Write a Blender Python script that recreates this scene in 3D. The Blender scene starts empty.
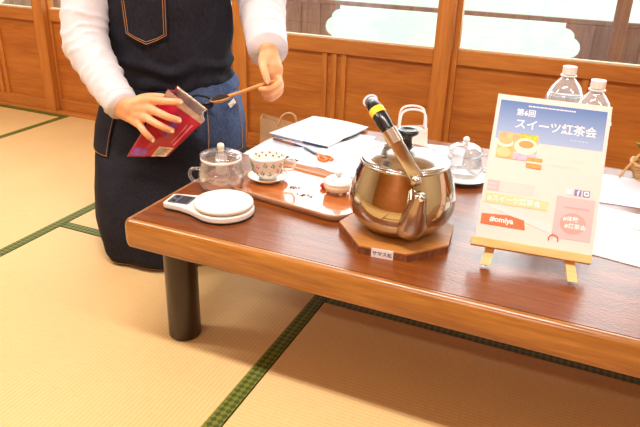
import bpy, bmesh, math, random
from mathutils import Vector, Matrix, noise
random.seed(7)
sc = bpy.context.scene
C = sc.collection
PI = math.pi

# ------------------------------------------------------------------ camera
RV = Vector((0.91476321, 0.40287369, 0.03001777))
UV = Vector((-0.1906416, 0.36497042, 0.9112916))
FV = Vector((-0.35617981, 0.83933866, -0.410666))
cam_d = bpy.data.cameras.new('camera')
cam_d.sensor_width = 36.0
cam_d.lens = 36.0 * 632.8 / 640.0
cam_d.clip_start = 0.02
cam = bpy.data.objects.new('camera', cam_d)
C.objects.link(cam)
M = Matrix((RV, UV, -FV)).transposed().to_4x4()
M.translation = Vector((0, 0, 0.9))
cam.matrix_world = M
sc.camera = cam

# ------------------------------------------------------------------ world, light, exposure
w = bpy.data.worlds.new('world')
sc.world = w
w.use_nodes = True
bg = w.node_tree.nodes['Background']
bg.inputs['Color'].default_value = (0.97, 0.985, 1.0, 1)
bg.inputs['Strength'].default_value = 1.6
sc.view_settings.view_transform = 'Standard'
sc.view_settings.look = 'None'
sc.view_settings.gamma = 1.0
sc.view_settings.use_curve_mapping = False
sc.view_settings.exposure = 0.14
LAMP_POWER = 30.5
DAY_POWER = 72.0

def area(name, loc, rot, sx, sy, power, col):
    l = bpy.data.lights.new(name, 'AREA')
    l.shape = 'RECTANGLE'
    l.size = sx
    l.size_y = sy
    l.energy = power
    l.color = col
    o = bpy.data.objects.new(name, l)
    C.objects.link(o)
    o.location = loc
    o.rotation_euler = rot
    return o
# daylight that comes in through the window band of the back wall
area('window_daylight', (-0.7, 2.62, 1.15), (math.radians(-90), 0, 0), 5.2, 1.15, DAY_POWER, (0.93, 0.97, 1.0))

# ------------------------------------------------------------------ materials
def L(c):
    return tuple((v / 12.92 if v <= 0.04045 else ((v + 0.055) / 1.055) ** 2.4) for v in (x / 255.0 for x in c)) + (1,)

class NT:
    def __init__(s, name):
        s.m = bpy.data.materials.new(name)
        s.m.use_nodes = True
        s.t = s.m.node_tree
        s.b = s.t.nodes['Principled BSDF']
        s.out = s.t.nodes['Material Output']
    def n(s, typ, **kw):
        x = s.t.nodes.new(typ)
        for k, v in kw.items():
            if k.startswith('i_'):
                x.inputs[k[2:].replace('_', ' ')].default_value = v
            else:
                setattr(x, k, v)
        return x
    def l(s, a, b):
        s.t.links.new(a, b)
    def coord(s, scale=(1, 1, 1), rot=(0, 0, 0), kind='Object'):
        tc = s.n('ShaderNodeTexCoord')
        mp = s.n('ShaderNodeMapping')
        mp.inputs['Scale'].default_value = scale
        mp.inputs['Rotation'].default_value = rot
        s.l(tc.outputs[kind], mp.inputs['Vector'])
        return mp.outputs['Vector']
    def ramp(s, fac, stops):
        r = s.n('ShaderNodeValToRGB')
        e = r.color_ramp.elements
        while len(e) < len(stops):
            e.new(0.5)
        for i, (p, c) in enumerate(stops):
            e[i].position = p
            e[i].color = c
        s.l(fac, r.inputs['Fac'])
        return r.outputs['Color']
    def bump(s, h, strength=0.2, dist=0.002):
        b = s.n('ShaderNodeBump')
        b.inputs['Strength'].default_value = strength
        b.inputs['Distance'].default_value = dist
        s.l(h, b.inputs['Height'])
        s.l(b.outputs['Normal'], s.b.inputs['Normal'])

def plain(name, rgb, rough=0.5, metal=0.0, spec=0.5, var=0.06, scale=30, sheen=0, bump=0, coat=0):
    x = NT(name)
    nz = x.n('ShaderNodeTexNoise')
    nz.inputs['Scale'].default_value = scale
    nz.inputs['Detail'].default_value = 3
    x.l(x.coord(), nz.inputs['Vector'])
    c = L(rgb)
    lo = tuple(v * (1 - var) for v in c[:3]) + (1,)
    hi = tuple(min(1, v * (1 + var)) for v in c[:3]) + (1,)
    x.l(x.ramp(nz.outputs['Fac'], [(0.3, lo), (0.7, hi)]), x.b.inputs['Base Color'])
    x.b.inputs['Roughness'].default_value = rough
    x.b.inputs['Metallic'].default_value = metal
    x.b.inputs['Specular IOR Level'].default_value = spec
    if sheen:
        x.b.inputs['Sheen Weight'].default_value = sheen
    if coat:
        x.b.inputs['Coat Weight'].default_value = coat
    if bump:
        x.bump(nz.outputs['Fac'], bump, 0.002)
    return x.m

def wood(name, dark, mid, light, axis='x', rough=0.45, coat=0.0, fine=1.0, bump=0.15, spec=0.5, coat_rough=0.1, ripple=0.0):
    x = NT(name)
    sc3 = {'x': (1.3, 16, 16), 'y': (16, 1.3, 16), 'z': (16, 16, 1.3)}[axis]
    v = x.coord(tuple(k * fine for k in sc3))
    n1 = x.n('ShaderNodeTexNoise')
    n1.inputs['Scale'].default_value = 1.0
    n1.inputs['Detail'].default_value = 5
    n1.inputs['Roughness'].default_value = 0.6
    n1.inputs['Distortion'].default_value = 0.8
    x.l(v, n1.inputs['Vector'])
    v2 = x.coord(tuple(k * fine * 5 for k in sc3))
    n2 = x.n('ShaderNodeTexNoise')
    n2.inputs['Scale'].default_value = 1.5
    n2.inputs['Detail'].default_value = 3
    x.l(v2, n2.inputs['Vector'])
    mx = x.n('ShaderNodeMix')
    mx.data_type = 'FLOAT'
    mx.inputs[0].default_value = 0.35
    x.l(n1.outputs['Fac'], mx.inputs[2])
    x.l(n2.outputs['Fac'], mx.inputs[3])
    x.l(x.ramp(mx.outputs[0], [(0.30, L(dark)), (0.5, L(mid)), (0.68, L(light))]), x.b.inputs['Base Color'])
    x.b.inputs['Roughness'].default_value = rough
    x.b.inputs['Specular IOR Level'].default_value = spec
    x.b.inputs['Coat Weight'].default_value = coat
    x.b.inputs['Coat Roughness'].default_value = coat_rough
    if ripple:
        n3 = x.n('ShaderNodeTexNoise')
        n3.inputs['Scale'].default_value = 1
        n3.inputs['Detail'].default_value = 3
        x.l(x.coord((90, 260, 200)), n3.inputs['Vector'])
        x.bump(n3.outputs['Fac'], ripple, 0.002)
        for nd in x.t.nodes:
            if nd.type == 'BUMP':
                x.l(nd.outputs['Normal'], x.b.inputs['Coat Normal'])
    else:
        x.bump(mx.outputs[0], bump, 0.0015)
    return x.m

def tatami_mat(name, along):
    x = NT(name)
    # rush ribs: lines that run along one axis
    k = 2 * PI / 0.0085
    s3 = (0.02, 1, 1) if along == 'x' else (1, 0.02, 1)
    wv = x.n('ShaderNodeTexWave')
    wv.wave_type = 'BANDS'
    wv.bands_direction = 'Y' if along == 'x' else 'X'
    wv.inputs['Scale'].default_value = 1 / 0.0085 * 0.32 * 0.85
    wv.inputs['Distortion'].default_value = 0.4
    wv.inputs['Detail'].default_value = 2
    wv.inputs['Detail Scale'].default_value = 3
    x.l(x.coord(), wv.inputs['Vector'])
    st = x.n('ShaderNodeTexNoise')
    st.inputs['Scale'].default_value = 1
    st.inputs['Detail'].default_value = 3
    x.l(x.coord((420, 30, 1) if along == 'x' else (30, 420, 1)), st.inputs['Vector'])
    lo = x.n('ShaderNodeTexNoise')
    lo.inputs['Scale'].default_value = 3
    x.l(x.coord(), lo.inputs['Vector'])
    a = x.n('ShaderNodeMath', operation='MULTIPLY')
    a.inputs[1].default_value = 0.20
    x.l(wv.outputs['Fac'], a.inputs[0])
    b = x.n('ShaderNodeMath', operation='MULTIPLY_ADD')
    b.inputs[1].default_value = 0.45
    x.l(st.outputs['Fac'], b.inputs[0])
    x.l(a.outputs[0], b.inputs[2])
    c = x.n('ShaderNodeMath', operation='MULTIPLY_ADD')
    c.inputs[1].default_value = 0.30
    x.l(lo.outputs['Fac'], c.inputs[0])
    x.l(b.outputs[0], c.inputs[2])
    x.l(x.ramp(c.outputs[0], [(0.2, L((206, 166, 106))), (0.5, L((224, 188, 130))), (0.85, L((232, 200, 144)))]), x.b.inputs['Base Color'])
    x.b.inputs['Roughness'].default_value = 0.55
    x.b.inputs['Specular IOR Level'].default_value = 0.35
    x.bump(b.outputs[0], 0.35, 0.0008)
    return x.m

def heri_mat():
    x = NT('green_brocade_border')
    v = x.coord((1, 1, 1), (0, 0, math.radians(45)))
    ck = x.n('ShaderNodeTexChecker')
    ck.inputs['Scale'].default_value = 90
    ck.inputs['Color1'].default_value = L((62, 74, 20))
    ck.inputs['Color2'].default_value = L((112, 118, 30))
    x.l(v, ck.inputs['Vector'])
    nz = x.n('ShaderNodeTexNoise')
    nz.inputs['Scale'].default_value = 220
    x.l(x.coord(), nz.inputs['Vector'])
    mx = x.n('ShaderNodeMix')
    mx.data_type = 'RGBA'
    mx.blend_type = 'MULTIPLY'
    mx.inputs[0].default_value = 0.5
    x.l(ck.outputs['Color'], mx.inputs[6])
    x.l(nz.outputs['Color'], mx.inputs[7])
    x.l(ck.outputs['Color'], x.b.inputs['Base Color'])
    x.b.inputs['Roughness'].default_value = 0.6
    x.bump(nz.outputs['Fac'], 0.3, 0.001)
    return x.m

def denim(name, base, hi, fade=None, pale_area_c=None):
    x = NT(name)
    wv = x.n('ShaderNodeTexNoise')
    wv.inputs['Scale'].default_value = 1
    wv.inputs['Detail'].default_value = 4
    x.l(x.coord((260, 260, 90)), wv.inputs['Vector'])
    n2 = x.n('ShaderNodeTexNoise')
    n2.inputs['Scale'].default_value = 9
    n2.inputs['Detail'].default_value = 4
    x.l(x.coord(), n2.inputs['Vector'])
    ad = x.n('ShaderNodeMath', operation='MULTIPLY_ADD')
    ad.inputs[1].default_value = 0.55
    x.l(wv.outputs['Fac'], ad.inputs[0])
    m2 = x.n('ShaderNodeMath', operation='MULTIPLY')
    m2.inputs[1].default_value = 0.45
    x.l(n2.outputs['Fac'], m2.inputs[0])
    x.l(m2.outputs[0], ad.inputs[2])
    col = x.ramp(ad.outputs[0], [(0.36, L(base)), (0.66, L(hi))])
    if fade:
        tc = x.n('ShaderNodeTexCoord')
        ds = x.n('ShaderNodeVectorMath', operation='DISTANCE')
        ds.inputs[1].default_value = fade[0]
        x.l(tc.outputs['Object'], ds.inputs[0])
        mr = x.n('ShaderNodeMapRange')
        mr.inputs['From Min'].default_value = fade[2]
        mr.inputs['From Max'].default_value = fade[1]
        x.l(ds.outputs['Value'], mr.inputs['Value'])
        # paler round area, broken up by the cloth noise
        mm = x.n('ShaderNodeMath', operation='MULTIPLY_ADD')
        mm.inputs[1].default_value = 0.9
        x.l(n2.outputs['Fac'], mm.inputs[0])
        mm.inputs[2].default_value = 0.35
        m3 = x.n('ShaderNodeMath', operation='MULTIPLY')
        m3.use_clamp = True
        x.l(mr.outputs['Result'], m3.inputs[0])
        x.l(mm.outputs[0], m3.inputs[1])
        c2 = x.ramp(ad.outputs[0], [(0.36, L(pale_area_c[0])), (0.66, L(pale_area_c[1]))])
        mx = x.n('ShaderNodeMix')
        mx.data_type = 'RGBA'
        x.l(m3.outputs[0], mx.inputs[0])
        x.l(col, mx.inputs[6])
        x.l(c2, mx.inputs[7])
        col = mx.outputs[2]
    x.l(col, x.b.inputs['Base Color'])
    x.b.inputs['Roughness'].default_value = 0.8
    x.b.inputs['Specular IOR Level'].default_value = 0.2
    x.bump(wv.outputs['Fac'], 0.4, 0.0015)
    return x.m

def thin_glass(name, tint=(1, 1, 1), refl=0.08, rough=0.0, density=0.0):
    """clear thin-walled glass: mostly lets light straight through, mirrors at grazing angles"""
    x = NT(name)
    tr = x.n('ShaderNodeBsdfTransparent')
    tr.inputs['Color'].default_value = tint + (1,)
    gl = x.n('ShaderNodeBsdfGlossy')
    gl.inputs['Roughness'].default_value = rough
    lw = x.n('ShaderNodeLayerWeight')
    lw.inputs['Blend'].default_value = 0.35
    mr = x.n('ShaderNodeMapRange')
    mr.inputs['To Min'].default_value = refl
    mr.inputs['To Max'].default_value = 0.75
    nz = x.n('ShaderNodeTexNoise')
    nz.inputs['Scale'].default_value = 6
    x.l(x.coord(), nz.inputs['Vector'])
    x.bump(nz.outputs['Fac'], 0.02, 0.002)
    x.l(lw.outputs['Facing'], mr.inputs['Value'])
    mx = x.n('ShaderNodeMixShader')
    x.l(mr.outputs['Result'], mx.inputs[0])
    x.l(tr.outputs[0], mx.inputs[1])
    x.l(gl.outputs[0], mx.inputs[2])
    if density:
        df = x.n('ShaderNodeBsdfDiffuse')
        df.inputs['Color'].default_value = (0.95, 0.97, 1, 1)
        m2 = x.n('ShaderNodeMixShader')
        m2.inputs[0].default_value = density
        x.l(mx.outputs[0], m2.inputs[1])
        x.l(df.outputs[0], m2.inputs[2])
        x.l(m2.outputs[0], x.out.inputs['Surface'])
    else:
        x.l(mx.outputs[0], x.out.inputs['Surface'])
    return x.m

def steel(name, rgb, rough):
    x = NT(name)
    nz = x.n('ShaderNodeTexNoise')
    nz.inputs['Scale'].default_value = 7
    nz.inputs['Detail'].default_value = 2
    x.l(x.coord(), nz.inputs['Vector'])
    c = L(rgb)
    x.l(x.ramp(nz.outputs['Fac'], [(0.3, tuple(v * 0.92 for v in c[:3]) + (1,)), (0.7, c)]), x.b.inputs['Base Color'])
    x.b.inputs['Metallic'].default_value = 1
    x.b.inputs['Roughness'].default_value = rough
    x.bump(nz.outputs['Fac'], 0.05, 0.004)
    return x.m

def skin_mat():
    x = NT('skin')
    nz = x.n('ShaderNodeTexNoise')
    nz.inputs['Scale'].default_value = 25
    nz.inputs['Detail'].default_value = 4
    x.l(x.coord(), nz.inputs['Vector'])
    x.l(x.ramp(nz.outputs['Fac'], [(0.3, L((226, 160, 112))), (0.7, L((240, 182, 136)))]), x.b.inputs['Base Color'])
    x.b.inputs['Roughness'].default_value = 0.5
    x.b.inputs['Subsurface Weight'].default_value = 0.15
    x.b.inputs['Subsurface Radius'].default_value = (0.012, 0.005, 0.003)
    x.b.inputs['Subsurface Scale'].default_value = 0.6
    x.bump(nz.outputs['Fac'], 0.05, 0.001)
    return x.m

def gradient_print(name, c0, c1, z0, z1, axis=1):
    """flat print whose ink runs from one colour to another along the sheet"""
    x = NT(name)
    tc = x.n('ShaderNodeTexCoord')
    sp = x.n('ShaderNodeSeparateXYZ')
    x.l(tc.outputs['Object'], sp.inputs[0])
    mr = x.n('ShaderNodeMapRange')
    mr.inputs['From Min'].default_value = z0
    mr.inputs['From Max'].default_value = z1
    x.l(sp.outputs[axis], mr.inputs['Value'])
    x.l(x.ramp(mr.outputs['Result'], [(0, L(c0)), (1, L(c1))]), x.b.inputs['Base Color'])
    x.b.inputs['Roughness'].default_value = 0.5
    return x.m

W = {}
W['panel'] = wood('honey_panel_wood', (150, 82, 24), (180, 106, 36), (198, 128, 52), 'x', 0.5)
W['stile'] = wood('honey_stile_wood', (160, 92, 32), (188, 116, 46), (206, 136, 62), 'z', 0.45)
W['rail'] = wood('honey_rail_wood', (158, 90, 30), (186, 114, 44), (204, 134, 60), 'x', 0.45)
W['top'] = wood('lacquered_brown_wood', (80, 36, 9), (120, 60, 18), (150, 84, 30), 'x', 0.35, 0.5, 0.9, spec=0.45, coat_rough=0.13, ripple=0.30)
W['edge'] = wood('lacquered_amber_edge_wood', (124, 74, 24), (160, 102, 38), (186, 128, 56), 'x', 0.3, 0.5, 1.6, coat_rough=0.15)
W['leg'] = plain('dark_brown_leg_lacquer', (46, 30, 22), 0.28, var=0.15)
W['trivet'] = wood('trivet_wood', (138, 82, 32), (174, 114, 54), (198, 140, 76), 'x', 0.45, fine=1.8)
W['bark'] = wood('rough_trivet_rim', (84, 40, 16), (120, 66, 30), (160, 100, 52), 'z', 0.8, fine=6, bump=0.9)
W['tray'] = wood('tray_wood', (156, 80, 30), (186, 104, 44), (206, 128, 62), 'x', 0.18, 1.0, 1.3, spec=0.8, coat_rough=0.06)
W['trayrim'] = wood('tray_rim_wood', (150, 100, 70), (184, 138, 104), (206, 164, 130), 'x', 0.3, 0.3, 2)
W['pale'] = wood('pale_easel_wood', (214, 160, 92), (232, 184, 118), (240, 200, 140), 'x', 0.55, fine=1.6)
W['spoon'] = wood('spoon_wood', (186, 122, 58), (208, 146, 78), (220, 164, 98), 'x', 0.5, fine=3)
W['ceil'] = wood('ceiling_board_wood', (206, 176, 138), (222, 194, 156), (234, 208, 172), 'x', 0.6)
W['rudo'] = wood('weathered_veranda_wood', (128, 102, 96), (162, 134, 126), (184, 156, 146), 'z', 0.7)
W['post'] = wood('veranda_post_wood', (120, 86, 70), (150, 112, 94), (172, 134, 112), 'z', 0.6)
TX, TY = tatami_mat('tatami_rush_along_x', 'x'), tatami_mat('tatami_rush_along_y', 'y')
HERI = heri_mat()
PLASTER = plain('beige_plaster', (214, 196, 164), 0.9, var=0.04, bump=0.2)
GLASSW = thin_glass('window_glass', (0.97, 1, 0.99), 0.03)
GLASS = thin_glass('clear_glass', (0.98, 0.99, 1.0), 0.10, density=0.05)
PLASTIC = thin_glass('clear_bottle_plastic', (0.96, 0.98, 1.0), 0.12, 0.05, density=0.2)
WATER = thin_glass('bottle_water', (0.86, 0.93, 0.98), 0.05, 0.0, density=0.04)
STEEL = steel('polished_kettle_steel', (200, 190, 168), 0.07)
STEEL2 = steel('polished_lid_steel', (214, 212, 206), 0.2)
STEEL3 = steel('satin_spout_steel', (190, 176, 156), 0.2)
BLACK = plain('black_plastic', (26, 24, 24), 0.25)
WHITE = plain('white_plastic', (236, 230, 222), 0.35, var=0.02)
CREAM = plain('cream_ceramic', (238, 222, 198), 0.2, var=0.03, coat=0.5)
CHINA = plain('white_china', (240, 234, 226), 0.12, var=0.02, coat=0.6)
PAPER = plain('white_paper', (240, 240, 242), 0.7, var=0.015)
PAPER2 = plain('cool_white_paper', (222, 224, 236), 0.6, var=0.015)
SHIRT = plain('white_cotton', (216, 212, 218), 0.85, var=0.02, scale=120, sheen=0.2)
SKIN = skin_mat()
HAIR = plain('black_hair', (24, 18, 16), 0.45, var=0.3, scale=200)
BIB = denim('dark_indigo_denim', (20, 19, 24), (40, 40, 52))
SKIRT = denim('indigo_denim_pale_hip', (19, 18, 23), (38, 38, 50), ((0.17, 0.0, 0.40), 0.03, 0.25), ((66, 88, 134), (110, 136, 182)))  # dark denim with a round paler blue area at the viewer's right hip
STITCH = plain('orange_stitch_thread', (170, 120, 70), 0.8)
TROUSER = plain('black_trouser_cloth', (24, 22, 26), 0.9)
RED = plain('crimson_foil', (176, 24, 52), 0.28, var=0.25, scale=24, coat=0.4)
PURPLE = plain('purple_foil', (134, 70, 142), 0.25, var=0.2, scale=30, coat=0.4)
SILVER = plain('silver_foil_inside', (206, 196, 180), 0.25, metal=0.7, var=0.2, scale=60)
TEA = plain('black_tea_leaf', (36, 22, 12), 0.8, var=0.4, scale=200)
ORANGE = plain('orange_plastic', (226, 110, 30), 0.4)
BLUE = plain('navy_blue_plastic', (38, 56, 92), 0.35)
GREY = plain('dark_grey_metal', (92, 92, 100), 0.3, metal=0.7)
GREEN = plain('leaf_green', (70, 110, 40), 0.5, var=0.3)
LEAFY = plain('young_yellow_green_leaf', (176, 186, 54), 0.5, var=0.2)
PINKP = plain('pink_flower_print', (206, 110, 110), 0.4)
GREENP = plain('green_flower_print', (84, 140, 76), 0.4)
REDP = plain('red_plastic', (206, 40, 40), 0.35)
WICKER = plain('wicker', (206, 160, 100), 0.6, var=0.2, scale=80)
BEIGE = plain('beige_paper_bag', (222, 182, 138), 0.75)
YELLOW = plain('yellow_sticker', (238, 196, 40), 0.5)
LCD = plain('lcd_grey', (74, 90, 104), 0.25)
LAWN = plain('pale_lawn', (206, 226, 202), 0.95, var=0.05, scale=4)
DARKTRIM = plain('black_rubber_and_shade', (18, 18, 20), 0.6)  # rubber trim, also the shade colour inside the kettle spout
BLUERIM = plain('ink_blue_rim', (44, 58, 82), 0.3)
PINKWHITE = plain('pinkish_white_card', (240, 214, 202), 0.6)

# ------------------------------------------------------------------ mesh helpers
class MB:
    def __init__(s):
        s.v = []
        s.f = []
    def add(s, v, f):
        o = len(s.v)
        s.v += [tuple(p) for p in v]
        s.f += [tuple(i + o for i in q) for q in f]
        return s
    def box(s, x0, x1, y0, y1, z0, z1):
        return s.add([(x0, y0, z0), (x1, y0, z0), (x1, y1, z0), (x0, y1, z0), (x0, y0, z1), (x1, y0, z1), (x1, y1, z1), (x0, y1, z1)],
                     [(0, 3, 2, 1), (4, 5, 6, 7), (0, 1, 5, 4), (1, 2, 6, 5), (2, 3, 7, 6), (3, 0, 4, 7)])
    def prism(s, pts, z0, z1, mp=None):
        n = len(pts)
        v = [(x, y, z0) for x, y in pts] + [(x, y, z1) for x, y in pts]
        if mp:
            v = [mp(p) for p in v]
        f = [tuple(range(n - 1, -1, -1)), tuple(range(n, 2 * n))] + [(i, (i + 1) % n, n + (i + 1) % n, n + i) for i in range(n)]
        return s.add(v, f)
    def lathe(s, prof, c=(0, 0, 0), seg=40, close=False):
        v = []
        f = []
        idx = []
        for r, z in prof:
            if r < 1e-6:
                idx.append([len(v)])
                v.append((c[0], c[1], c[2] + z))
            else:
                idx.append(list(range(len(v), len(v) + seg)))
                v += [(c[0] + r * math.cos(2 * PI * i / seg), c[1] + r * math.sin(2 * PI * i / seg), c[2] + z) for i in range(seg)]
        rings = list(zip(idx, idx[1:]))
        if close:
            rings.append((idx[-1], idx[0]))
        for a, b in rings:
            for i in range(seg):
                j = (i + 1) % seg
                if len(a) == 1 and len(b) == 1:
                    continue
                if len(a) == 1:
                    f.append((a[0], b[j], b[i]))
                elif len(b) == 1:
                    f.append((a[i], a[j], b[0]))
                else:
                    f.append((a[i], a[j], b[j], b[i]))
        return s.add(v, f)
    def tube(s, pts, rad, seg=12, cap=True, round_cap=False, flat=None, up=None):
        """tapered tube along points; flat = (wide, thin) factors along the side and up directions"""
        P = [Vector(p) for p in pts]
        n = len(P)
        R = list(rad) if hasattr(rad, '__len__') else [rad] * n
        if round_cap:
            d0 = (P[0] - P[1]).normalized()
            d1 = (P[-1] - P[-2]).normalized()
            pre = [(P[0] + d0 * R[0] * math.sin(a), R[0] * math.cos(a)) for a in (1.45, 1.1, 0.7, 0.35)]
            post = [(P[-1] + d1 * R[-1] * math.sin(a), R[-1] * math.cos(a)) for a in (0.35, 0.7, 1.1, 1.45)]
            P = [p for p, _ in pre] + P + [p for p, _ in post]
            R = [r for _, r in pre] + R + [r for _, r in post]
            n = len(P)
        ref = Vector(up) if up else None
        fr = []
        prev = None
        for i in range(n):
            t = (P[min(i + 1, n - 1)] - P[max(i - 1, 0)]).normalized()
            if ref:
                a = ref - t * ref.dot(t)
            elif prev is None:
                k = Vector((0, 0, 1)) if abs(t.z) < 0.9 else Vector((1, 0, 0))
                a = k - t * k.dot(t)
            else:
                a = prev - t * prev.dot(t)
            a.normalize()
            prev = a
            fr.append((t.cross(a), a))
        fx, fy = flat if flat else (1, 1)
        v = []
        for i in range(n):
            b, a = fr[i]
            for k in range(seg):
                an = 2 * PI * k / seg
                v.append(P[i] + b * (math.cos(an) * R[i] * fx) + a * (math.sin(an) * R[i] * fy))
        f = [(i * seg + k, i * seg + (k + 1) % seg, (i + 1) * seg + (k + 1) % seg, (i + 1) * seg + k) for i in range(n - 1) for k in range(seg)]
        if cap:
            f.append(tuple(range(seg - 1, -1, -1)))
            f.append(tuple(range((n - 1) * seg, n * seg)))
        return s.add(v, f)
    def ball(s, c, r, seg=16, rings=10):
        rx, ry, rz = r if hasattr(r, '__len__') else (r, r, r)
        prof = [(math.sin(PI * i / rings), -math.cos(PI * i / rings)) for i in range(rings + 1)]
        t = MB().lathe([(max(0, a) if 0 < i < rings else 0, b) for i, (a, b) in enumerate(prof)], seg=seg)
        return s.add([(c[0] + x * rx, c[1] + y * ry, c[2] + z * rz) for x, y, z in t.v], t.f)
    def grid(s, fn, nu, nv, closed_u=False):
        v = [fn(i / (nu if closed_u else nu - 1), j / (nv - 1)) for j in range(nv) for i in range(nu)]
        f = []
        for j in range(nv - 1):
            for i in range(nu if closed_u else nu - 1):
                k = (i + 1) % nu
                f.append((j * nu + i, j * nu + k, (j + 1) * nu + k, (j + 1) * nu + i))
        return s.add(v, f)
    def xf(s, m):
        s.v = [tuple(m @ Vector(p)) for p in s.v]
        return s
    def mesh(s, name):
        me = bpy.data.meshes.new(name)
        me.from_pydata(s.v, [], s.f)
        me.validate()
        bm = bmesh.new()
        bm.from_mesh(me)
        bmesh.ops.recalc_face_normals(bm, faces=bm.faces)
        bm.to_mesh(me)
        bm.free()
        return me

def obj(name, mb, mat, parent=None, smooth=False, bevel=0, solid=0, sub=0, loc=None, rot=None):
    me = mb if isinstance(mb, bpy.types.Mesh) else mb.mesh(name)
    if not me.materials:
        me.materials.append(mat)
    o = bpy.data.objects.new(name, me)
    C.objects.link(o)
    if parent:
        o.parent = parent
    if loc:
        o.location = loc
    if rot:
        o.rotation_euler = rot
    if solid:
        m = o.modifiers.new('thickness', 'SOLIDIFY')
        m.thickness = solid
        m.offset = 0
    if bevel:
        m = o.modifiers.new('bevel', 'BEVEL')
        m.width = bevel
        m.segments = 3
        m.limit_method = 'ANGLE'
        m.angle_limit = 0.6
    if sub:
        m = o.modifiers.new('subdivision', 'SUBSURF')
        m.levels = sub
        m.render_levels = sub
    if smooth:
        for p in me.polygons:
            p.use_smooth = True
    return o

def tag(o, label, cat, group=None, kind=None):
    o['label'] = label
    o['category'] = cat
    if group:
        o['group'] = group
    if kind:
        o['kind'] = kind
    return o

def thing(name, label, cat, loc=(0, 0, 0), rz=0, group=None):
    o = bpy.data.objects.new(name, None)
    o.empty_display_size = 0.05
    C.objects.link(o)
    o.location = loc
    o.rotation_euler = (0, 0, rz)
    return tag(o, label, cat, group)

def struct(name, mb, mat, parent=None, **k):
    o = obj(name, mb, mat, parent, **k)
    if not parent:
        o['kind'] = 'structure'
    return o

def sempty(name, loc=(0, 0, 0)):
    o = bpy.data.objects.new(name, None)
    o.empty_display_size = 0.05
    C.objects.link(o)
    o.location = loc
    o['kind'] = 'structure'
    return o

def bx(x0, x1, y0, y1, z0, z1):
    return MB().box(x0, x1, y0, y1, z0, z1)

def text_mesh(body, size, mat, name, parent, loc, rot=(0, 0, 0), align='LEFT', bold=0.0, depth=0.0004, shear=0):
    cu = bpy.data.curves.new('t', 'FONT')
    cu.body = body
    cu.size = size
    cu.align_x = align
    cu.extrude = depth
    cu.offset = bold
    cu.shear = shear
    cu.resolution_u = 3
    t = bpy.data.objects.new('t', cu)
    C.objects.link(t)
    dg = bpy.context.evaluated_depsgraph_get()
    me = bpy.data.meshes.new_from_object(t.evaluated_get(dg))
    bpy.data.objects.remove(t)
    bpy.data.curves.remove(cu)
    me.materials.clear()
    me.materials.append(mat)
    o = bpy.data.objects.new(name, me)
    C.objects.link(o)
    o.parent = parent
    o.location = loc
    o.rotation_euler = rot
    return o

def organic(name, mb, mat, parent, voxel, smooth_it=6, disp=None):
    """fuse overlapping closed shapes into one continuous skin"""
    me = mb.mesh(name)
    o = bpy.data.objects.new(name, me)
    C.objects.link(o)
    m = o.modifiers.new('r', 'REMESH')
    m.mode = 'VOXEL'
    m.voxel_size = voxel
    s = o.modifiers.new('s', 'SMOOTH')
    s.factor = 0.5
    s.iterations = smooth_it
    dg = bpy.context.evaluated_depsgraph_get()
    me2 = bpy.data.meshes.new_from_object(o.evaluated_get(dg))
    o.modifiers.clear()
    o.data = me2
    bpy.data.meshes.remove(me)
    if disp:
        nr = [v.normal.copy() for v in me2.vertices]
        for v, q in zip(me2.vertices, nr):
            v.co = v.co + q * disp(v.co)
        me2.update()
    me2.name = name
    me2.materials.clear()
    me2.materials.append(mat)
    for p in me2.polygons:
        p.use_smooth = True
    o.parent = parent
    return o

def rrect(w, d, r, n=6):
    pts = []
    for cx, cy, a0 in ((w / 2 - r, d / 2 - r, 0), (-w / 2 + r, d / 2 - r, 90), (-w / 2 + r, -d / 2 + r, 180), (w / 2 - r, -d / 2 + r, 270)):
        for i in range(n + 1):
            a = math.radians(a0 + 90 * i / n)
            pts.append((cx + r * math.cos(a), cy + r * math.sin(a)))
    return pts

def catmull(pts, n=8):
    P = [Vector(p) for p in pts]
    P = [P[0] * 2 - P[1]] + P + [P[-1] * 2 - P[-2]]
    out = []
    for i in range(1, len(P) - 2):
        for k in range(n):
            t = k / n
            a, b, c, d = P[i - 1:i + 3]
            out.append(0.5 * ((2 * b) + (c - a) * t + (2 * a - 5 * b + 4 * c - d) * t * t + (3 * b - a - 3 * c + d) * t ** 3))
    out.append(P[-2])
    return out

# ================================================================== SETTING
XL, XR, YF, YB, ZC = -4.3, 2.7, -2.6, 2.345, 2.45
floor = struct('floor', bx(XL, XR, YF, YB + 0.12, -0.08, -0.03), W['panel'])
def mat_piece(x0, x1, y0, y1, along, borders=(0, 1)):
    """one tatami mat, with its two cloth borders along the long sides"""
    g = 0.0015
    o = obj('tatami_mat', bx(x0 + g, x1 - g, y0 + g, y1 - g, -0.03, 0.0), TX if along == 'x' else TY, floor)
    bw = 0.036
    if (x1 - x0) > (y1 - y0):
        strips = [(x0 + g, x1 - g, y0 + g, y0 + bw), (x0 + g, x1 - g, y1 - bw, y1 - g)]
    else:
        strips = [(x0 + g, x0 + bw, y0 + g, y1 - g), (x1 - bw, x1 - g, y0 + g, y1 - g)]
    for a in [strips[i] for i in borders]:
        obj('border', bx(*a, -0.02, 0.0012), HERI, o)
    return o
mat_piece(-2.415, -1.485, 0.475, YB, 'y')
mat_piece(-1.485, -0.541, -0.56, 1.358, 'y', (1,))
mat_piece(-0.541, 1.33, 0.38, 1.358, 'x')
mat_piece(-1.485, 0.385, 1.358, YB, 'x')
mat_piece(-4.28, -2.415, 1.41, YB, 'x')
mat_piece(-4.28, -2.415, 0.475, 1.41, 'x')
mat_piece(-0.541, 1.33, -0.56, 0.38, 'x')
mat_piece(0.385, 2.25, 1.358, YB, 'x')
mat_piece(1.33, 2.27, -0.56, 1.358, 'y')
mat_piece(-3.355, -1.485, -0.56, 0.475, 'x')
mat_piece(-4.28, -3.355, -1.5, 0.475, 'y')
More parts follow.
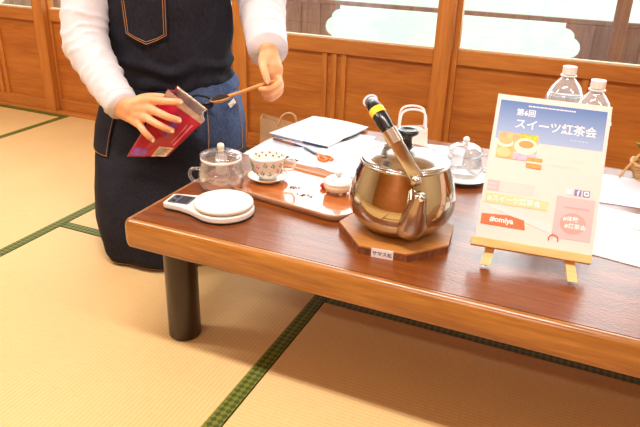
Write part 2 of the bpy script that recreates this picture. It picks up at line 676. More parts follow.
mat_piece(-3.355, -1.485, -1.5, -0.56, 'x')
mat_piece(-1.485, 0.385, -1.5, -0.56, 'x')
mat_piece(0.385, 2.27, -1.5, -0.56, 'x')
mat_piece(-4.28, -2.415, -2.58, -1.5, 'x')
mat_piece(-2.415, -0.541, -2.58, -1.5, 'x')
mat_piece(-0.541, 1.33, -2.58, -1.5, 'x')

ceiling = struct('ceiling', bx(XL, XR, YF, 3.75, ZC + 0.02, ZC + 0.08), W['ceil'])
for i in range(14):
    x0 = XL + i * 0.5
    obj('ceiling_board', bx(x0 + 0.004, x0 + 0.496, YF, YB, ZC, ZC + 0.02), W['ceil'], ceiling)
struct('wall_left', bx(XL - 0.1, XL, YF, YB + 0.12, -0.08, ZC), PLASTER)
struct('wall_right', bx(XR, XR + 0.1, YF, YB + 0.12, -0.08, ZC), PLASTER)
struct('wall_front', bx(XL, XR, YF - 0.1, YF, -0.08, ZC), W['panel'])
wb = struct('wall_back', bx(XL, XR, YB + 0.005, YB + 0.11, 1.84, ZC), PLASTER)
struct('trim_1', bx(XL, XR, YB + 0.001, YB + 0.115, -0.03, 0.012), W['rail'], bevel=0.003)   # floor sill with the sliding grooves
struct('trim_2', bx(XL, XR, YB - 0.005, YB + 0.115, 1.78, 1.84), W['rail'], bevel=0.003)

def sliding_window(n, x0, x1, y, bat):
    """low wooden skirting panel with glass above, in one sliding frame"""
    t = sempty('window_%d' % n, ((x0 + x1) / 2, y, 0.012))
    h = (x1 - x0) / 2
    z1 = 1.765
    sw = 0.064
    obj('stile', bx(-h, -h + sw, -0.017, 0.017, 0, z1), W['stile'], t, bevel=0.003)
    obj('stile', bx(h - sw, h, -0.017, 0.017, 0, z1), W['stile'], t, bevel=0.003)
    obj('bottom_rail', bx(-h + sw, h - sw, -0.015, 0.015, 0, 0.054), W['rail'], t, bevel=0.003)
    obj('middle_rail', bx(-h + sw, h - sw, -0.017, 0.015, 0.438, 0.494), W['rail'], t, bevel=0.003)
    obj('top_rail', bx(-h + sw, h - sw, -0.015, 0.015, z1 - 0.06, z1), W['rail'], t, bevel=0.003)
    obj('panel_board', bx(-h + sw, h - sw, -0.002, 0.006, 0.160, 0.438), W['panel'], t)
    obj('panel_board', bx(-h + sw, h - sw, -0.001, 0.006, 0.054, 0.158), W['panel'], t)
    for k in (-1, 0, 1):
        obj('batten', bx(bat + k * 0.041 - 0.011, bat + k * 0.041 + 0.011, -0.011, 0.0, 0.054, 0.438), W['stile'], t, bevel=0.002)
    obj('glazing_bead', bx(-h + sw, h - sw, -0.012, 0.010, 0.494, 0.500), PLASTER, t)
    obj('pane', bx(-h + sw, h - sw, 0.001, 0.004, 0.498, z1 - 0.058), GLASSW, t)
    return t
sliding_window(1, -4.28, -3.36, 2.405, 0)
sliding_window(2, -3.40, -2.475, 2.370, 0.10)
sliding_window(3, -2.53, -1.365, 2.405, 0)
sliding_window(4, -1.425, -0.50, 2.370, 0)
sliding_window(5, -0.545, 0.41, 2.405, 0)
sliding_window(6, 0.35, 1.28, 2.370, 0)
sliding_window(7, 1.22, 2.15, 2.405, 0)
sliding_window(8, 2.09, 2.69, 2.370, 0)

# ---- outside: veranda, railing with cloud-shaped openings, garden
ver = struct('veranda_floor', bx(XL, XR, YB + 0.12, 3.75, -0.08, -0.04), W['rudo'])
ver['kind'] = 'structure'
for i in range(9):
    y0 = 2.47 + i * 0.142
    obj('plank', bx(XL, XR, y0, y0 + 0.137, -0.04, -0.02), W['rudo'], ver)
rl = thing('veranda_railing', 'dark wooden veranda railing with cloud-shaped openings seen through the windows', 'railing', (0, 3.4, -0.02))
obj('top_rail', bx(XL, XR, -0.014, 0.014, 0.538, 0.560), W['rudo'], rl, bevel=0.003)
obj('bottom_rail', bx(XL, XR, -0.025, 0.025, 0.05, 0.09), W['rudo'], rl, bevel=0.004)
EDGE = [(0.0, 0.538), (0.0, 0.515), (0.025, 0.508), (0.045, 0.49), (0.05, 0.468), (0.062, 0.462), (0.078, 0.445), (0.084, 0.42), (0.078, 0.395), (0.062, 0.38), (0.045, 0.372), (0.045, 0.345), (0.03, 0.32), (0.0, 0.305), (0.0, 0.27), (-0.05, 0.25), (-0.05, 0.09)]
for hole_r, next_l in ((-0.176, 0.545), (-2.08, -1.365), (1.73, 2.45), (-3.98, -3.27)):
    a = [(hole_r + e, z) for e, z in EDGE]
    b = [(next_l - e, z) for e, z in EDGE][::-1]
    pts = a + b
    m = MB()
    m.prism(pts, -0.009, 0.009, lambda p: (p[0], p[2], p[1]))
    obj('cloud_board', m, W['rudo'], rl)
    for k in range(5):
        xx = hole_r + 0.12 + k * (next_l - hole_r - 0.24) / 4
        obj('slat', bx(xx - 0.012, xx + 0.012, -0.022, -0.009, 0.09, 0.538), W['rudo'], rl)
vp = tag(obj('veranda_post', bx(0.028, 0.092, 3.27, 3.335, -0.02, ZC + 0.02), W['post'], bevel=0.004), 'slim brown veranda post outside the right-hand window', 'post')
vp2 = tag(obj('veranda_post', bx(-3.2, -3.13, 3.27, 3.335, -0.02, ZC + 0.02), W['post'], bevel=0.004), 'veranda post outside the far left window', 'post')
struct('garden_ground', bx(-40, 40, 3.8, 60, -0.6, -0.5), LAWN)

# ceiling lamps: the light of each lamp stays with its fixture
def ceiling_lamp(x, y, label, power):
    t = thing('ceiling_lamp', label, 'ceiling lamp', (x, y, ZC - 0.075), 0, 'ceiling lamps over the room')
    obj('housing', bx(-0.64, 0.64, -0.11, 0.11, 0.04, 0.075), WHITE, t, bevel=0.006)
    obj('lamp_shade', MB().prism([(-0.11, 0.04), (-0.07, 0.0), (0.07, 0.0), (0.11, 0.04)], -0.63, 0.63, lambda p: (p[2], p[0], p[1])), WHITE, t)
    o = area('lamp_light', (0, 0, -0.004), (0, 0, 0), 1.24, 0.16, power, (1.0, 0.945, 0.905))
    o.parent = t
    return t
ceiling_lamp(-0.45, 0.50, 'white ceiling lamp above the near edge of the low table', LAMP_POWER * 1.35)
ceiling_lamp(-2.6, 0.50, 'white ceiling lamp above the empty mats on the left', LAMP_POWER * 1.2)
ceiling_lamp(-0.45, -1.6, 'white ceiling lamp behind the camera', LAMP_POWER)
ceiling_lamp(1.6, 0.50, 'white ceiling lamp above the right end of the table', LAMP_POWER * 0.7)

# ================================================================== TABLE
TZ = 0.33
tx0, tx1, ty0, ty1 = -0.857, 1.18, 0.944, 1.825
tb = thing('low_table', 'long low lacquered brown wooden table with rounded amber edge and round dark legs', 'table', ((tx0 + tx1) / 2, (ty0 + ty1) / 2, 0))
hw, hd = (tx1 - tx0) / 2, (ty1 - ty0) / 2
obj('tabletop', MB().prism(rrect(2 * hw - 0.034, 2 * hd - 0.034, 0.008), TZ - 0.008, TZ), W['top'], tb)
# rounded edge moulding that runs round the slab
prof = [(0.0150, -0.006), (0.0148, 0.0), (0.010, -0.0008), (0.005, -0.004), (0.0015, -0.010), (0.0, -0.018), (0.0, -0.048), (0.001, -0.058), (0.003, -0.0625), (0.008, -0.064)]
m = MB()
rings = []
for ins, dz in prof:
    r = max(0.004, 0.020 - ins)
    rings.append([(x, y, TZ + dz) for x, y in rrect(2 * hw - 2 * ins, 2 * hd - 2 * ins, r)])
n = len(rings[0])
m.v = [p for r in rings for p in r]
m.f = [(j * n + i, j * n + (i + 1) % n, (j + 1) * n + (i + 1) % n, (j + 1) * n + i) for j in range(len(prof) - 1) for i in range(n)]
m.f.append(tuple(range((len(prof) - 1) * n, len(prof) * n)))
obj('edge_moulding', m, W['edge'], tb, smooth=True)
for sx in (-1, 1):
    for sy in (-1, 1):
        o = obj('leg', MB().lathe([(0, 0), (0.035, 0), (0.038, 0.004), (0.038, TZ - 0.064), (0, TZ - 0.064)], (sx * (hw - 0.070), sy * (hd - 0.103), 0), 32), W['leg'], tb, smooth=True)
        o.modifiers.new('split', 'EDGE_SPLIT').split_angle = 0.7
obj('apron_frame', MB().box(-hw + 0.13, hw - 0.13, -hd + 0.13, -hd + 0.15, TZ - 0.085, TZ - 0.064).box(-hw + 0.13, hw - 0.13, hd - 0.15, hd - 0.13, TZ - 0.085, TZ - 0.064), W['leg'], tb)

# ================================================================== KETTLE AND TRIVET
TC = (-0.312, 1.122)
tv = thing('trivet', 'octagonal wooden trivet with a small white label under the kettle', 'trivet', (TC[0], TC[1], TZ))
oct_ = [(r_ * math.cos(math.radians(a_)), r_ * math.sin(math.radians(a_))) for a_, r_ in ((186, 0.116), (247, 0.104), (301, 0.103), (352, 0.116), (37, 0.130), (75, 0.118), (112, 0.116), (148, 0.118))]
obj('top_board', MB().prism(oct_, 0.014, 0.019), W['trivet'], tv, bevel=0.001)
obj('rim', MB().prism([(x * 0.995, y * 0.995) for x, y in oct_], 0.0, 0.014), W['bark'], tv)
# label on the face that looks to the camera
best = min(range(8), key=lambda i: (oct_[i][1] + oct_[(i + 1) % 8][1]))
p0, p1 = Vector(oct_[best]), Vector(oct_[(best + 1) % 8])
if p0.x > p1.x:
    p0, p1 = p1, p0
mid = p0.lerp(p1, 0.50)
ang = math.atan2((p1 - p0).y, (p1 - p0).x)
lb = obj('label', bx(-0.0215, 0.0215, -0.0008, 0.0004, -0.0095, 0.0095), PAPER, tv, loc=(mid.x, mid.y - 0.0004, 0.0088), rot=(0, 0, ang))
text_mesh('サマス処', 0.0098, BLACK, 'label_text', lb, (0, -0.0010, -0.0036), (PI / 2, 0, 0), 'CENTER', depth=0.0002)

KB = TZ + 0.019
kt = thing('kettle', 'polished stainless steel kettle with black-gripped folding bail handle and short spout', 'kettle', (-0.310, 1.150, KB))
SA = math.radians(-61)     # spout direction in plan
SD = Vector((math.cos(SA), math.sin(SA), 0))
SL = Vector((-SD.y, SD.x, 0))
body = [(0.0, 0.0), (0.052, 0.0), (0.068, 0.003), (0.084, 0.012), (0.096, 0.026), (0.1045, 0.042), (0.1080, 0.058), (0.1068, 0.074), (0.1015, 0.096), (0.0935, 0.119), (0.0860, 0.138), (0.0845, 0.143), (0.0835, 0.141), (0.090, 0.12), (0.100, 0.08), (0.102, 0.06), (0.09, 0.027), (0.06, 0.005), (0, 0.004)]
obj('body', MB().lathe(body, seg=72), STEEL, kt, smooth=True)
rim = obj('rim_band', MB().lathe([(0.0850, 0.138), (0.0880, 0.1385), (0.0892, 0.141), (0.0880, 0.1435), (0.0850, 0.144)], seg=72, close=True), STEEL2, kt, smooth=True)
lid = obj('lid', MB().lathe([(0.0850, 0.1425), (0.0855, 0.1455), (0.0825, 0.1475), (0.0775, 0.1478), (0.074, 0.1490), (0.067, 0.1535), (0.056, 0.1585), (0.041, 0.1625), (0.026, 0.1650), (0.020, 0.1675), (0.0, 0.1680), (0.0, 0.165), (0.06, 0.155), (0.08, 0.145)], seg=72), STEEL2, kt, smooth=True)
obj('knob', MB().lathe([(0.0, 0.166), (0.013, 0.167), (0.0105, 0.175), (0.0095, 0.184), (0.012, 0.190), (0.019, 0.194), (0.0215, 0.197), (0.0215, 0.201), (0.019, 0.2035), (0.015, 0.2035), (0.012, 0.2015), (0.0, 0.2015)], seg=36), BLACK, lid, smooth=True)
# spout: tapering snout that rises from the front of the belly
sp0 = SD * 0.082 + Vector((0, 0, 0.042))
sp1 = SD * 0.106 + Vector((0, 0, 0.058))
sp2 = SD * 0.119 + Vector((0, 0, 0.092))
sp3 = SD * 0.136 + Vector((0, 0, 0.121))
m = MB()
m.tube([sp0, sp1, sp2, sp3], [0.033, 0.0265, 0.0175, 0.0120], 28, cap=False)
tip = (sp3 - sp2).normalized()
m.tube([sp3, sp3 + tip * 0.001, sp3 - tip * 0.014], [0.0120, 0.0104, 0.0104], 28, cap=False)
so = obj('spout', m, STEEL3, kt, smooth=True)
obj('spout_shade_plug', MB().tube([sp3 - tip * 0.012, sp3 - tip * 0.0035], [0.0106, 0.0106], 24), DARKTRIM, so)  # solid black plug: the dark shade inside the opening is put in as colour
# bail handle, fallen over to one side, hinged over the spout and opposite it
tilt = math.radians(33)
side = -SL if (-SL).x < 0 else SL
upv = (Vector((0, 0, 1)) * math.cos(tilt) + side * math.sin(tilt))
hz = Vector((0, 0, 0.1410))
def hp(s, hgt):
    return hz + SD * s + upv * hgt
hd_ = thing_h = bpy.data.objects.new('bail_handle', None)
m = MB()
front = [hp(0.0945, -0.004), hp(0.096, 0.016), hp(0.092, 0.050), hp(0.078, 0.090), hp(0.060, 0.112), hp(0.045, 0.121)]
nv = side * math.cos(tilt) - Vector((0, 0, 1)) * math.sin(tilt)
m.tube(catmull(front, 6), [0.0125] * 31, 12, flat=(0.16, 1.0), up=nv)
bail = obj('bail', m, STEEL2, kt, smooth=True)
C_back = [hp(-0.0945, -0.004), hp(-0.096, 0.016), hp(-0.092, 0.050), hp(-0.078, 0.090), hp(-0.060, 0.112), hp(-0.045, 0.121)]
obj('strap', MB().tube(catmull(C_back, 6), [0.0125] * 31, 12, flat=(0.16, 1.0), up=nv), STEEL2, bail, smooth=True)
obj('grip', MB().tube(catmull([hp(0.071, 0.100), hp(0.052, 0.118), hp(0.02, 0.132), hp(-0.02, 0.134), hp(-0.045, 0.126), hp(-0.056, 0.118)], 5), [0.0108 + 0.0016 * math.sin(i_ * 0.24) for i_ in range(26)], 16, flat=(0.85, 1.15), up=nv, round_cap=True), BLACK, bail, smooth=True)
obj('collar', MB().tube([hp(0.0855, 0.074), hp(0.0720, 0.0985)], [0.0128, 0.0128], 24, flat=(0.85, 1.15), up=nv), STEEL2, bail)
obj('yellow_sticker', MB().tube([hp(0.046, 0.1215), hp(0.030, 0.1290)], [0.0129] * 2, 24, flat=(0.85, 1.15), up=nv), YELLOW, bail)
obj('white_sticker', MB().tube([hp(-0.020, 0.1345), hp(-0.040, 0.1290)], [0.0129] * 2, 24, flat=(0.85, 1.15), up=nv), PAPER, bail)
for s in (1, -1):
    c = hz + SD * 0.0955 * s
    obj('hinge_bracket', MB().ball(tuple(c + Vector((0, 0, -0.006))), (0.011, 0.011, 0.011), 16, 10), STEEL2, kt, smooth=True)

# ================================================================== EASEL AND POSTER
def plane_matrix(o, yaw, tilt, roll):
    e = Vector((math.cos(yaw), math.sin(yaw), 0))
    b = Vector((-math.sin(yaw), math.cos(yaw), 0))
    up = Vector((0, 0, 1)) * math.cos(tilt) + b * math.sin(tilt)
    e2 = e * math.cos(roll) + up * math.sin(roll)
    up2 = up * math.cos(roll) - e * math.sin(roll)
    mt = Matrix((e2, up2, e2.cross(up2))).transposed().to_4x4()
    mt.translation = Vector(o)
    return mt
PM = plane_matrix((-0.046, 1.125, 0.3720), math.radians(10), math.radians(33), math.radians(-2.2))
es = thing('tabletop_easel', 'small pale wooden tabletop easel holding the tea party poster', 'easel', (0, 0, 0))
es.matrix_world = PM
PMi = PM.inverted()
def leg_pts(u):
    """front leg in the easel plane down to the table top"""
    base = PM @ Vector((u, 0, -0.0065))
    dn = (PM.to_3x3() @ Vector((0, -1, 0)))
    tt = (base.z - TZ - 0.007) / -dn.z
    return tt
for foot_w, u1 in (((-0.121, 1.083, TZ + 0.005), -0.050), ((0.033, 1.090, TZ + 0.005), 0.050)):
    foot = PMi @ Vector(foot_w)
    m = MB()
    hw_ = 0.0085
    rows = [(foot.x, foot.y, foot.z), (foot.x * 0.92, -0.004, -0.0145), (u1, 0.20, -0.0145)]
    for x_, y_, z_ in rows:
        m.v += [(x_ - hw_, y_, z_ - 0.0035), (x_ + hw_, y_, z_ - 0.0035), (x_ + hw_, y_, z_ + 0.0035), (x_ - hw_, y_, z_ + 0.0035)]
    for r_ in (0, 4):
        m.f += [(r_ + k, r_ + (k + 1) % 4, r_ + 4 + (k + 1) % 4, r_ + 4 + k) for k in range(4)]
    m.f += [(3, 2, 1, 0), (8, 9, 10, 11)]
    obj('leg', m, W['pale'], es)
obj('ledge', bx(-0.112, 0.104, -0.0155, 0.001, -0.006, 0.010), W['pale'], es, bevel=0.002)
obj('crossbar', bx(-0.055, 0.055, 0.155, 0.172, -0.016, -0.011), W['pale'], es)
pb = PMi @ Vector((-0.03, 1.335, TZ + 0.008))
obj('rear_leg', MB().tube([(0, 0.165, -0.016), tuple(pb)], 0.007, 4), W['pale'], es)

po = thing('poster', 'printed tea party poster with blue heading standing on the small easel', 'poster')
po.matrix_world = PM @ Matrix.Translation((0, 0.0022, 0))
PW, PH = 0.21, 0.285
hw2 = PW / 2
CREAMP = plain('cream_poster_paper', (228, 211, 204), 0.6, var=0.01)
obj('board', bx(-hw2, hw2, 0, PH, -0.0035, 0), CREAMP, po)
FRM = 0.007
BLUEP = gradient_print('poster_blue_sky_print', (158, 178, 214), (84, 118, 176), 0.198, 0.272)
def flat(name, x0, x1, y0, y1, lvl, mat, parent=po):
    return obj(name, bx(x0, x1, y0, y1, -0.0005, 0.0003 * lvl), mat, parent)
flat('heading_panel', -hw2 + FRM, hw2 - FRM, 0.196, PH - 0.011, 1, BLUEP)
text_mesh('第6回', 0.0145, PAPER, 'heading_text', po, (-0.066, 0.2475, 0.0006), depth=0.0001, bold=0.0002)
text_mesh('スイーツ紅茶会', 0.0215, PAPER, 'heading_text', po, (-0.066, 0.222, 0.0006), depth=0.0001, bold=0.0003)
def tiny_line(x0, x1, y, h, mat, lvl=3):
    # print too small to read: a row of dashes
    m = MB()
    x = x0
    k = 0
    while x < x1:
        wdt = (0.0030, 0.0022, 0.0036, 0.0018)[k % 4]
        m.box(x, x + wdt, y, y + h, 0.0, 0.0003 * lvl)
        x += wdt + 0.0011
        k += 1
    obj('small_print', m, mat, po)
tiny_line(-0.045, 0.038, 0.2655, 0.0022, PAPER)
tiny_line(0.038, 0.072, 0.2085, 0.0022, plain('pale_blue_ink', (190, 204, 228), 0.6))
# photograph of cakes and a cup
PHO = plain('photo_orange_print', (232, 176, 122), 0.5, var=0.25, scale=60)
PHO2 = plain('photo_cream_print', (248, 232, 208), 0.5, var=0.05)
PHO3 = plain('photo_tea_print', (224, 150, 84), 0.5, var=0.1)
PHO4 = plain('photo_green_yellow_print', (206, 190, 60), 0.5, var=0.4, scale=150)
PHO5 = plain('photo_lilac_print', (206, 180, 200), 0.5, var=0.2, scale=90)
flat('photo_print', -0.092, -0.018, 0.158, 0.210, 2, PHO)
flat('photo_print', -0.052, -0.020, 0.196, 0.2105, 3, PHO4)
flat('photo_print', -0.060, -0.018, 0.158, 0.174, 3, PHO5)
def disc(name, cx, cy, rx, ry, lvl, mat, n=24):
    m = MB().prism([(cx + rx * math.cos(2 * PI * i / n), cy + ry * math.sin(2 * PI * i / n)) for i in range(n)], -0.0004, 0.0003 * lvl)
    return obj(name, m, mat, po)
disc('photo_print', -0.039, 0.186, 0.0215, 0.016, 4, PHO2)
disc('photo_print', -0.039, 0.190, 0.0140, 0.0075, 5, PHO3)
disc('photo_print', -0.078, 0.189, 0.0150, 0.009, 4, PHO2)
disc('photo_print', -0.078, 0.1925, 0.0125, 0.0065, 5, PHO)
disc('photo_print', -0.078, 0.170, 0.0130, 0.010, 4, plain('photo_amber_print', (244, 200, 140), 0.5, var=0.1))
flat('photo_print', -0.034, -0.006, 0.146, 0.166, 5, plain('photo_cake_print', (232, 152, 80), 0.5, var=0.15, scale=120))
flat('photo_print', -0.034, -0.006, 0.155, 0.158, 6, PHO2)
FAINT = plain('faint_beige_ink', (226, 210, 200), 0.6)
tiny_line(0.002, 0.078, 0.1690, 0.0045, FAINT, 1)
tiny_line(0.004, 0.058, 0.1555, 0.0045, FAINT, 1)
# coloured bands below
PINK1 = plain('pale_pink_print', (248, 204, 200), 0.6, var=0.02)
PINK2 = plain('pink_print', (246, 182, 184), 0.6, var=0.03)
CORAL = plain('coral_print', (244, 158, 150), 0.6, var=0.03)
flat('pink_band', -hw2 + FRM, -0.012, 0.092, 0.113, 1, PINK1)
flat('pink_block', -hw2 + FRM, -0.076, 0.092, 0.113, 2, PINK2)
tiny_line(-0.095, -0.080, 0.1040, 0.0035, PINK1)
tiny_line(-0.095, -0.080, 0.0965, 0.0035, PINK1)
tiny_line(0.046, 0.090, 0.0800, 0.0030, CORAL)
flat('pink_panel', 0.030, hw2 - FRM, 0.022, 0.101, 2, PINK2)
disc('coral_disc', 0.064, 0.052, 0.023, 0.020, 3, CORAL)
text_mesh('#体験', 0.0105, PAPER, 'small_text', po, (0.046, 0.0565, 0.0012), depth=0.0001, bold=0.0002)
text_mesh('#紅茶会', 0.0105, PAPER, 'small_text', po, (0.050, 0.0435, 0.0012), depth=0.0001, bold=0.0002)
OCH = plain('ochre_label_print', (234, 206, 158), 0.6, var=0.03)
flat('ochre_label', -0.099, 0.016, 0.0685, 0.087, 3, OCH)
text_mesh('#スイーツ紅茶会', 0.0128, PAPER, 'label_text', po, (-0.094, 0.0735, 0.0012), depth=0.0001, bold=0.0002)
GREYP = plain('pale_grey_brush_print', (220, 214, 214), 0.6, var=0.04)
m = MB().prism([(-0.085, 0.066), (0.03, 0.044), (0.032, 0.026), (-0.02, 0.040), (-0.085, 0.060)], -0.0004, 0.0006)
obj('grey_brush_stroke', m, GREYP, po)
BRN = plain('terracotta_label_print', (200, 112, 66), 0.6, var=0.06, scale=50)
m = MB().prism([(-0.100, 0.046), (-0.050, 0.049), (-0.022, 0.044), (-0.018, 0.026), (-0.062, 0.026), (-0.100, 0.026)], -0.0004, 0.0009)
obj('terracotta_label', m, BRN, po)
text_mesh('#omiya', 0.0145, PAPER, 'label_text', po, (-0.084, 0.0335, 0.0012), depth=0.0001, bold=0.0004)
ring = [(0.034 + 0.0095 * math.cos(a), 0.0175 + 0.0095 * math.sin(a)) for a in [math.radians(-20 + 220 * i / 20) for i in range(21)]]
ringi = [(0.034 + 0.0072 * math.cos(a), 0.0175 + 0.0072 * math.sin(a)) for a in [math.radians(-20 + 220 * i / 20) for i in range(21)]][::-1]
obj('red_ring', MB().prism(ring + ringi, -0.0004, 0.0012), plain('red_ring_print', (222, 92, 70), 0.6), po)
ICON = plain('violet_icon_print', (130, 128, 178), 0.6, var=0.02)
ICON2 = plain('pale_icon_print', (214, 214, 226), 0.6, var=0.02)
# three small app marks: bird, letter f, camera outline
ic = flat('icon_tile', 0.0445, 0.0565, 0.1055, 0.1175, 3, ICON2)
obj('icon_mark', MB().prism([(0.0462, 0.1085), (0.0490, 0.1090), (0.0470, 0.1150), (0.0500, 0.1132), (0.0516, 0.1150), (0.0536, 0.1146), (0.0550, 0.1135), (0.0536, 0.1105), (0.0510, 0.1076), (0.0480, 0.1070)], -0.0001, 0.0012), PAPER, ic)
ic = flat('icon_tile', 0.0595, 0.0715, 0.1055, 0.1175, 3, ICON)
text_mesh('f', 0.0150, PAPER, 'icon_mark', ic, (0.0640, 0.1057, 0.0011), depth=0.0001, bold=0.0004)
ic = flat('icon_tile', 0.0745, 0.0865, 0.1055, 0.1175, 3, ICON)
obj('icon_mark', MB().prism(rrect(0.0088, 0.0088, 0.002, 3), -0.0001, 0.0003), PAPER, ic, loc=(0.0805, 0.1115, 0.0010))
obj('icon_mark', MB().prism([(0.0022 * math.cos(2 * PI * i / 16), 0.0022 * math.sin(2 * PI * i / 16)) for i in range(16)], -0.0001, 0.0006), ICON, ic, loc=(0.0805, 0.1115, 0.0010))

# ================================================================== BOTTLES
def bottle(x, y, H, R, label, fill, rz=0):
    t = thing('water_bottle', label, 'bottle', (x, y, TZ), rz, 'water bottles behind the poster')
    s = H / 0.305
    prof = [(0, 0.004), (R * 0.6, 0.0), (R * 0.95, 0.004), (R, 0.012)]
    z = 0.02
    while z < 0.19 * s:
        prof += [(R, z), (R * 0.965, z + 0.006), (R, z + 0.012)]
        z += 0.022
    prof += [(R, 0.200 * s), (R * 0.985, 0.215 * s), (R * 0.90, 0.235 * s), (R * 0.72, 0.254 * s), (R * 0.5, 0.268 * s), (R * 0.34, 0.276 * s), (0.0135, 0.281 * s), (0.0135, H - 0.004)]
    obj('shell', MB().lathe(prof, seg=40), PLASTIC, t, smooth=True)
    wp = [(0, 0.006)] + [(r * 0.955, z + 0.002) for r, z in prof[3:] if z < fill] + [(R * 0.9, fill), (0, fill)]
    obj('water', MB().lathe(wp, seg=32), WATER, t, smooth=True)
    obj('neck_ring', MB().lathe([(0.0135, H - 0.0235), (0.0185, H - 0.023), (0.0185, H - 0.020), (0.0135, H - 0.0195)], seg=28, close=True), WHITE, t, smooth=True)
    m = MB()
    n = 40
    m.prism([((0.0165 if i % 2 else 0.0158) * math.cos(2 * PI * i / n), (0.0165 if i % 2 else 0.0158) * math.sin(2 * PI * i / n)) for i in range(n)], H - 0.018, H)
    obj('cap', m, WHITE, t, bevel=0.001)
    return t
bottle(-0.057, 1.612, 0.292, 0.047, 'nearly full clear plastic water bottle behind the poster, left of the pair', 0.225)
bottle(0.010, 1.535, 0.282, 0.044, 'half empty clear plastic water bottle behind the right edge of the poster', 0.12)

# ================================================================== KITCHEN SCALE
ks = thing('kitchen_scale', 'white digital kitchen scale with round weighing platform at the table corner', 'scale', (-0.681, 1.071, TZ), math.radians(8))
R = 0.066
def scale_outline(k=1.0):
    pts = []
    for i in range(41):
        a = math.radians(-122 + 244 * i / 40)
        pts.append((R * k * math.cos(a), R * k * math.sin(a)))
    pts += [(-0.062, 0.042 * k), (-0.090, 0.033 * k), (-0.126, 0.029 * k), (-0.133, 0.024 * k), (-0.133, -0.024 * k), (-0.126, -0.029 * k), (-0.090, -0.033 * k), (-0.062, -0.042 * k)]
    return pts
obj('base', MB().prism([(x * 0.985, y * 0.985) for x, y in scale_outline()], 0.0, 0.004), DARKTRIM, ks)
obj('body', MB().prism(scale_outline(), 0.004, 0.017), WHITE, ks, bevel=0.003)
obj('platform', MB().lathe([(0, 0.018), (0.058, 0.018), (0.062, 0.020), (0.0645, 0.024), (0.0635, 0.0285), (0.060, 0.031), (0.054, 0.0318), (0, 0.0318)], seg=56), WHITE, ks, smooth=True)
dp = obj('display_panel', MB().prism(rrect(0.050, 0.044, 0.005), 0.017, 0.0177), LCD, ks, loc=(-0.100, 0, 0))
obj('screen', MB().prism(rrect(0.022, 0.034, 0.002), 0.0177, 0.0181), plain('dark_lcd_glass', (44, 54, 62), 0.15), dp, loc=(0.008, 0, 0))
for yy in (-0.011, 0.011):
    obj('button', MB().lathe([(0.0045, 0.0177), (0.0045, 0.0188), (0, 0.0190)], (-0.014, yy, 0), 16), DARKTRIM, dp)

# ================================================================== GLASS POTS
def glass_pot(name, label, x, y, R, H, knob_mat, lid_dome, cat='teapot'):
    t = thing(name, label, cat, (x, y, TZ))
    s = R / 0.056
    prof = [(0, 0.002), (R * 0.75, 0.0), (R * 0.93, 0.008), (R, H * 0.28), (R * 0.985, H * 0.5), (R * 0.90, H * 0.74), (R * 0.84, H * 0.86), (R * 0.86, H * 0.94), (R * 0.90, H)]
    inn = [(r - 0.0022, z + (0.003 if i < 2 else 0)) for i, (r, z) in enumerate(prof)][::-1]
    inn[-1] = (0, 0.005)
    obj('bowl', MB().lathe(prof + inn, seg=48), GLASS, t, smooth=True)
    return t
gp = glass_pot('glass_server', 'round clear glass tea server with knobbed lid behind the kitchen scale', -0.762, 1.194, 0.0545, 0.084, CHINA, True)
ld = obj('lid', MB().lathe([(0.048, 0.081), (0.049, 0.0835), (0.042, 0.087), (0.026, 0.091), (0, 0.093), (0, 0.091), (0.03, 0.087)], seg=40), GLASS, gp, smooth=True)
obj('knob', MB().lathe([(0.006, 0.092), (0.0065, 0.098), (0.0080, 0.101), (0.0085, 0.105), (0.0065, 0.110), (0, 0.112)], seg=20), CREAM, ld, smooth=True)
obj('infuser', MB().lathe([(0.012, 0.088), (0.014, 0.080), (0.014, 0.040), (0.010, 0.034), (0, 0.033)], seg=20), CHINA, gp, smooth=True)
obj('neck_band', MB().lathe([(0.0462, 0.071), (0.0482, 0.071), (0.0482, 0.078), (0.0462, 0.078)], seg=40, close=True), CHINA, gp, smooth=True)
hpts = catmull([(-0.050, -0.018, 0.045), (-0.066, -0.024, 0.044), (-0.072, -0.026, 0.030), (-0.064, -0.023, 0.014), (-0.049, -0.018, 0.014)], 5)
obj('handle', MB().tube(hpts, 0.0042, 10), GLASS, gp, smooth=True)
# tea leaves and drops left in the bottom of the server
obj('tea', MB().lathe([(0, 0.006), (0.042, 0.006), (0.046, 0.009), (0.046, 0.011), (0, 0.011)], seg=24), plain('weak_tea', (206, 140, 96), 0.2), gp, smooth=True)

g2 = glass_pot('glass_teapot', 'small clear glass teapot with ball-knobbed lid on the blue-rimmed saucer', -0.262, 1.535, 0.048, 0.062, None, True)
for ch in g2.children:
    ch.location.z = 0.010
ld2 = obj('lid', MB().lathe([(0.042, 0.072), (0.043, 0.076), (0.037, 0.085), (0.022, 0.092), (0, 0.095), (0, 0.093), (0.03, 0.086)], seg=40), GLASS, g2, smooth=True)
obj('knob', MB().ball((0, 0, 0.102), 0.0085, 16, 10), CHINA, ld2, smooth=True)
obj('handle', MB().tube(catmull([(0.040, 0.012, 0.064), (0.066, 0.02, 0.062), (0.068, 0.021, 0.036), (0.045, 0.014, 0.026)], 5), 0.004, 10), GLASS, g2, smooth=True)
sa = thing('saucer', 'white saucer with a thin dark blue rim under the small glass teapot', 'saucer', (-0.258, 1.520, TZ))
obj('dish', MB().lathe([(0, 0.002), (0.035, 0.001), (0.038, 0.004), (0.060, 0.0095), (0.066, 0.012), (0.0655, 0.014), (0.058, 0.012), (0.038, 0.0085), (0, 0.008)], seg=48), CHINA, sa, smooth=True)
obj('rim', MB().lathe([(0.0645, 0.0115), (0.0668, 0.012), (0.0668, 0.0142), (0.0645, 0.0142)], seg=48, close=True), BLUERIM, sa, smooth=True)

